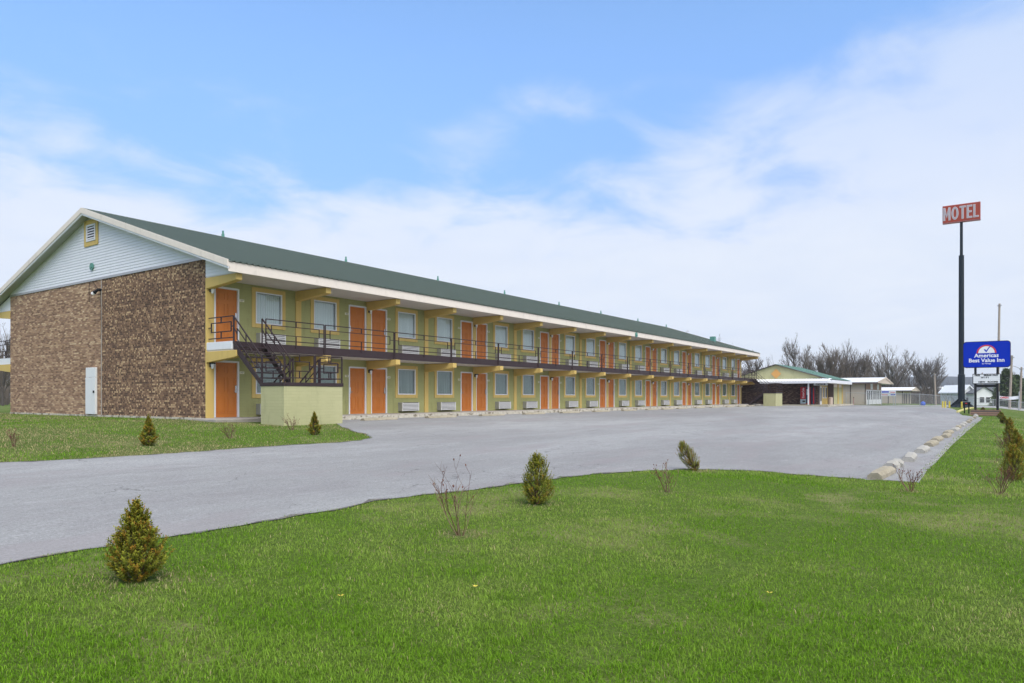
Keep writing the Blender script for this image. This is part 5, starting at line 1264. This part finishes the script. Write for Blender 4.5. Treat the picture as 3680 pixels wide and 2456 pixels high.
TR = [
 (1572, 757, 150, 0, .8, 'bare tree top showing just above the motel ridge, leftmost of them', 1),
 (1648, 766, 140, 1, .8, 'bare tree top above the motel roof left of the far eave', 2),
 (1722, 800, 125, 2, .9, 'bare tree right behind the far end of the motel roof', 3),
 (1762, 803, 140, 4, 1.5, 'thin pale sapling like tree between the motel and the office roof', 4),
 (1828, 762, 120, 0, .78, 'tallest bare tree standing alone behind the office ridge', 5),
 (1888, 792, 125, 3, .75, 'dark dense bare tree left above the green office roof', 6),
 (1908, 784, 130, 2, .8, 'brown clumped bare tree above the lower office roof', 2.2),
 (1948, 776, 130, 1, .85, 'many stemmed bare tree behind the silver roofed shed', 1.2),
 (1988, 800, 140, 3, .8, 'bare tree filling the gap right of the many stemmed one', 4.4),
 (2040, 786, 125, 1, 1.15, 'wide bare tree spreading over both tan sheds', 0.4),
 (2085, 830, 150, 2, .9, 'lower bare tree left of the dark round one', 3.3),
 (2128, 808, 130, 3, .80, 'dark round bare tree beside the short pole', 5.2),
 (2142, 826, 122, 0, .8, 'smaller dark tree at the right end of the tree line', .9),
 (2188, 868, 140, 4, 1.0, 'thin reddish sapling left of the tall pole', 2.9),
 (2232, 862, 145, 4, 1.0, 'thin reddish sapling just right of the tall pole', .3),
 (2262, 885, 150, 4, 1.1, 'thin sapling between the blue sign posts', 1.9),
 (6, 738, 75, 0, .7, 'bare tree at the left edge behind the brick gable', 2.5),
 (-14, 760, 95, 1, .9, 'second bare tree at the left edge, farther back', 1.5),
 (2335, 850, 150, 2, .9, 'bare tree behind the evergreens at the right edge', 1.0)]
for cx_, ty, d, v_, ws, lab, rz in TR: tree(cx_, ty, d*(1.55 if 1980 < cx_ < 2300 else 1), v_, ws, lab, rz)
# undergrowth thicket below the trees : one mass
def thicket(name, spans, label, n, hmax, seed):
    rr = random.Random(seed); m = MB()
    for _ in range(n):
        a, b, d0, d1 = rr.choice(spans); px = rr.uniform(a, b)*1.56662; d = rr.uniform(d0, d1); x, y = PX(px, d); z = g(x, y); h = rr.uniform(.4, 1)*hmax
        p = Vector((x, y, z-.1)); dd = Vector((rr.uniform(-.4, .4), rr.uniform(-.4, .4), 1)).normalized(); q = p+dd*h*.6; e = q+(dd+Vector((rr.uniform(-.6, .6), rr.uniform(-.6, .6), .1))).normalized()*h*.45; e2 = q+(dd+Vector((rr.uniform(-.7, .7), rr.uniform(-.7, .7), .1))).normalized()*h*.4
        m.tube([p, q, e], [.05, .032, .012], 3, cap=False); m.tube([q, e2], [.03, .012], 3, cap=False)
    tag(m.build(name, 'twig'), label, 'thicket', kind='stuff')
thicket('thicket', [(1680, 1800, 118, 140), (1850, 1985, 122, 150), (1950, 2165, 192, 240), (1950, 2165, 192, 240)], 'tangled leafless undergrowth behind the office and sheds', 3800, 6.5, 3)
thicket('far_thicket', [(2160, 2349, 160, 220), (2170, 2300, 150, 200)], 'low leafless scrub around the white houses', 900, 3.2, 4)
thicket('left_thicket', [(-60, 20, 80, 110)], 'leafless scrub behind the left end of the motel', 400, 5, 5)
# evergreens at the right
def conifer(px, top, d, wm, seed, label):
    rr = random.Random(seed); x, y = PX(px, d); z = g(x, y); h = HE+(1427-top)/F_*d-z; t = empty('evergreen_tree', (x, y, z), 0, label, 'tree', 'evergreens beyond the right-hand fence'); lv = []; m = MB().tube([(0, 0, -.2), (0, 0, h*.98)], [.2, .02], 7)
    lo = .04
    for k in range(420):
        f = lo+(1-lo)*rr.random()**1.1; a = rr.uniform(0, 6.28); L_ = wm*(1-f)**.75*rr.uniform(.55, 1.1)+.15; o = Vector((math.cos(a), math.sin(a), 0)); b = Vector((0, 0, f*h)); e = b+o*L_+Vector((0, 0, -L_*.15+.1*rr.random()))
        m.tube([b, e], [.03, .008], 3, cap=False)
        for j in range(14):
            u = rr.uniform(.25, 1); p = b.lerp(e, u)+Vector((rr.uniform(-.12, .12), rr.uniform(-.12, .12), rr.uniform(-.1, .1)))
            dd = (o+Vector((rr.uniform(-.7, .7), rr.uniform(-.7, .7), rr.uniform(-.5, .4)))).normalized(); c = Vector((.10, .14, .065))*rr.uniform(.5, 1.8)
            lv.append((p, dd, Vector((rr.uniform(-1, 1), rr.uniform(-1, 1), 1)).normalized(), rr.uniform(.25, .5), rr.uniform(.10, .2), c))
    leaf_obj('crown', 'needle', t, lv); m.build('trunk', 'bark', t)
conifer(3618, 1328, 112, 2.4, 1, 'tallest dark evergreen right of the blue sign')
conifer(3652, 1350, 118, 2.9, 2, 'broad dark evergreen between the two right-hand wooden poles')
conifer(3596, 1372, 122, 1.5, 3, 'smaller evergreen directly behind the blue sign edge')
conifer(3690, 1360, 120, 2.2, 4, 'evergreen cut off by the right picture edge')
# far wooded hill
m = MB(); nx, ny = 90, 8; vs = []; rs = np.random.RandomState(2)
prof = np.interp(np.arange(nx+1), np.linspace(0, nx, 16), [18, 22, 24, 27, 30, 33, 34, 36, 38, 36, 33, 34, 31, 28, 26, 24])
for i in range(nx+1):
    a = R(35)-math.atan((-400+5200*i/nx-1840)/F_)
    for j in range(ny+1):
        r_ = 900+j*60; hh = -2+ (prof[i]*min(1, j/3.) + rs.uniform(-.9, .9) if j else -3)
        vs.append((r_*math.cos(a)/math.cos(a-R(35)), r_*math.sin(a)/math.cos(a-R(35)), hh))
m.add(vs, [(i*(ny+1)+j, (i+1)*(ny+1)+j, (i+1)*(ny+1)+j+1, i*(ny+1)+j+1) for i in range(nx) for j in range(ny)])
tag(m.build('hill', 'hill_wood', smooth=True), kind='structure')

# ---- thin air: closed box round the scene, sky outside
m = MB().box(-700, 1900, -1500, 2600, -12, 60); hz = m.build('haze', 'dark_gap'); tag(hz, kind='stuff')
hm = bpy.data.materials.new('haze_air'); hm.use_nodes = True; t_ = hm.node_tree; t_.nodes.clear(); o_ = t_.nodes.new('ShaderNodeOutputMaterial'); v_ = t_.nodes.new('ShaderNodeVolumePrincipled')
v_.inputs['Color'].default_value = (.80, .88, 1, 1); v_.inputs['Density'].default_value = .00032; t_.links.new(v_.outputs[0], o_.inputs['Volume'])
hz.data.materials.clear(); hz.data.materials.append(hm)
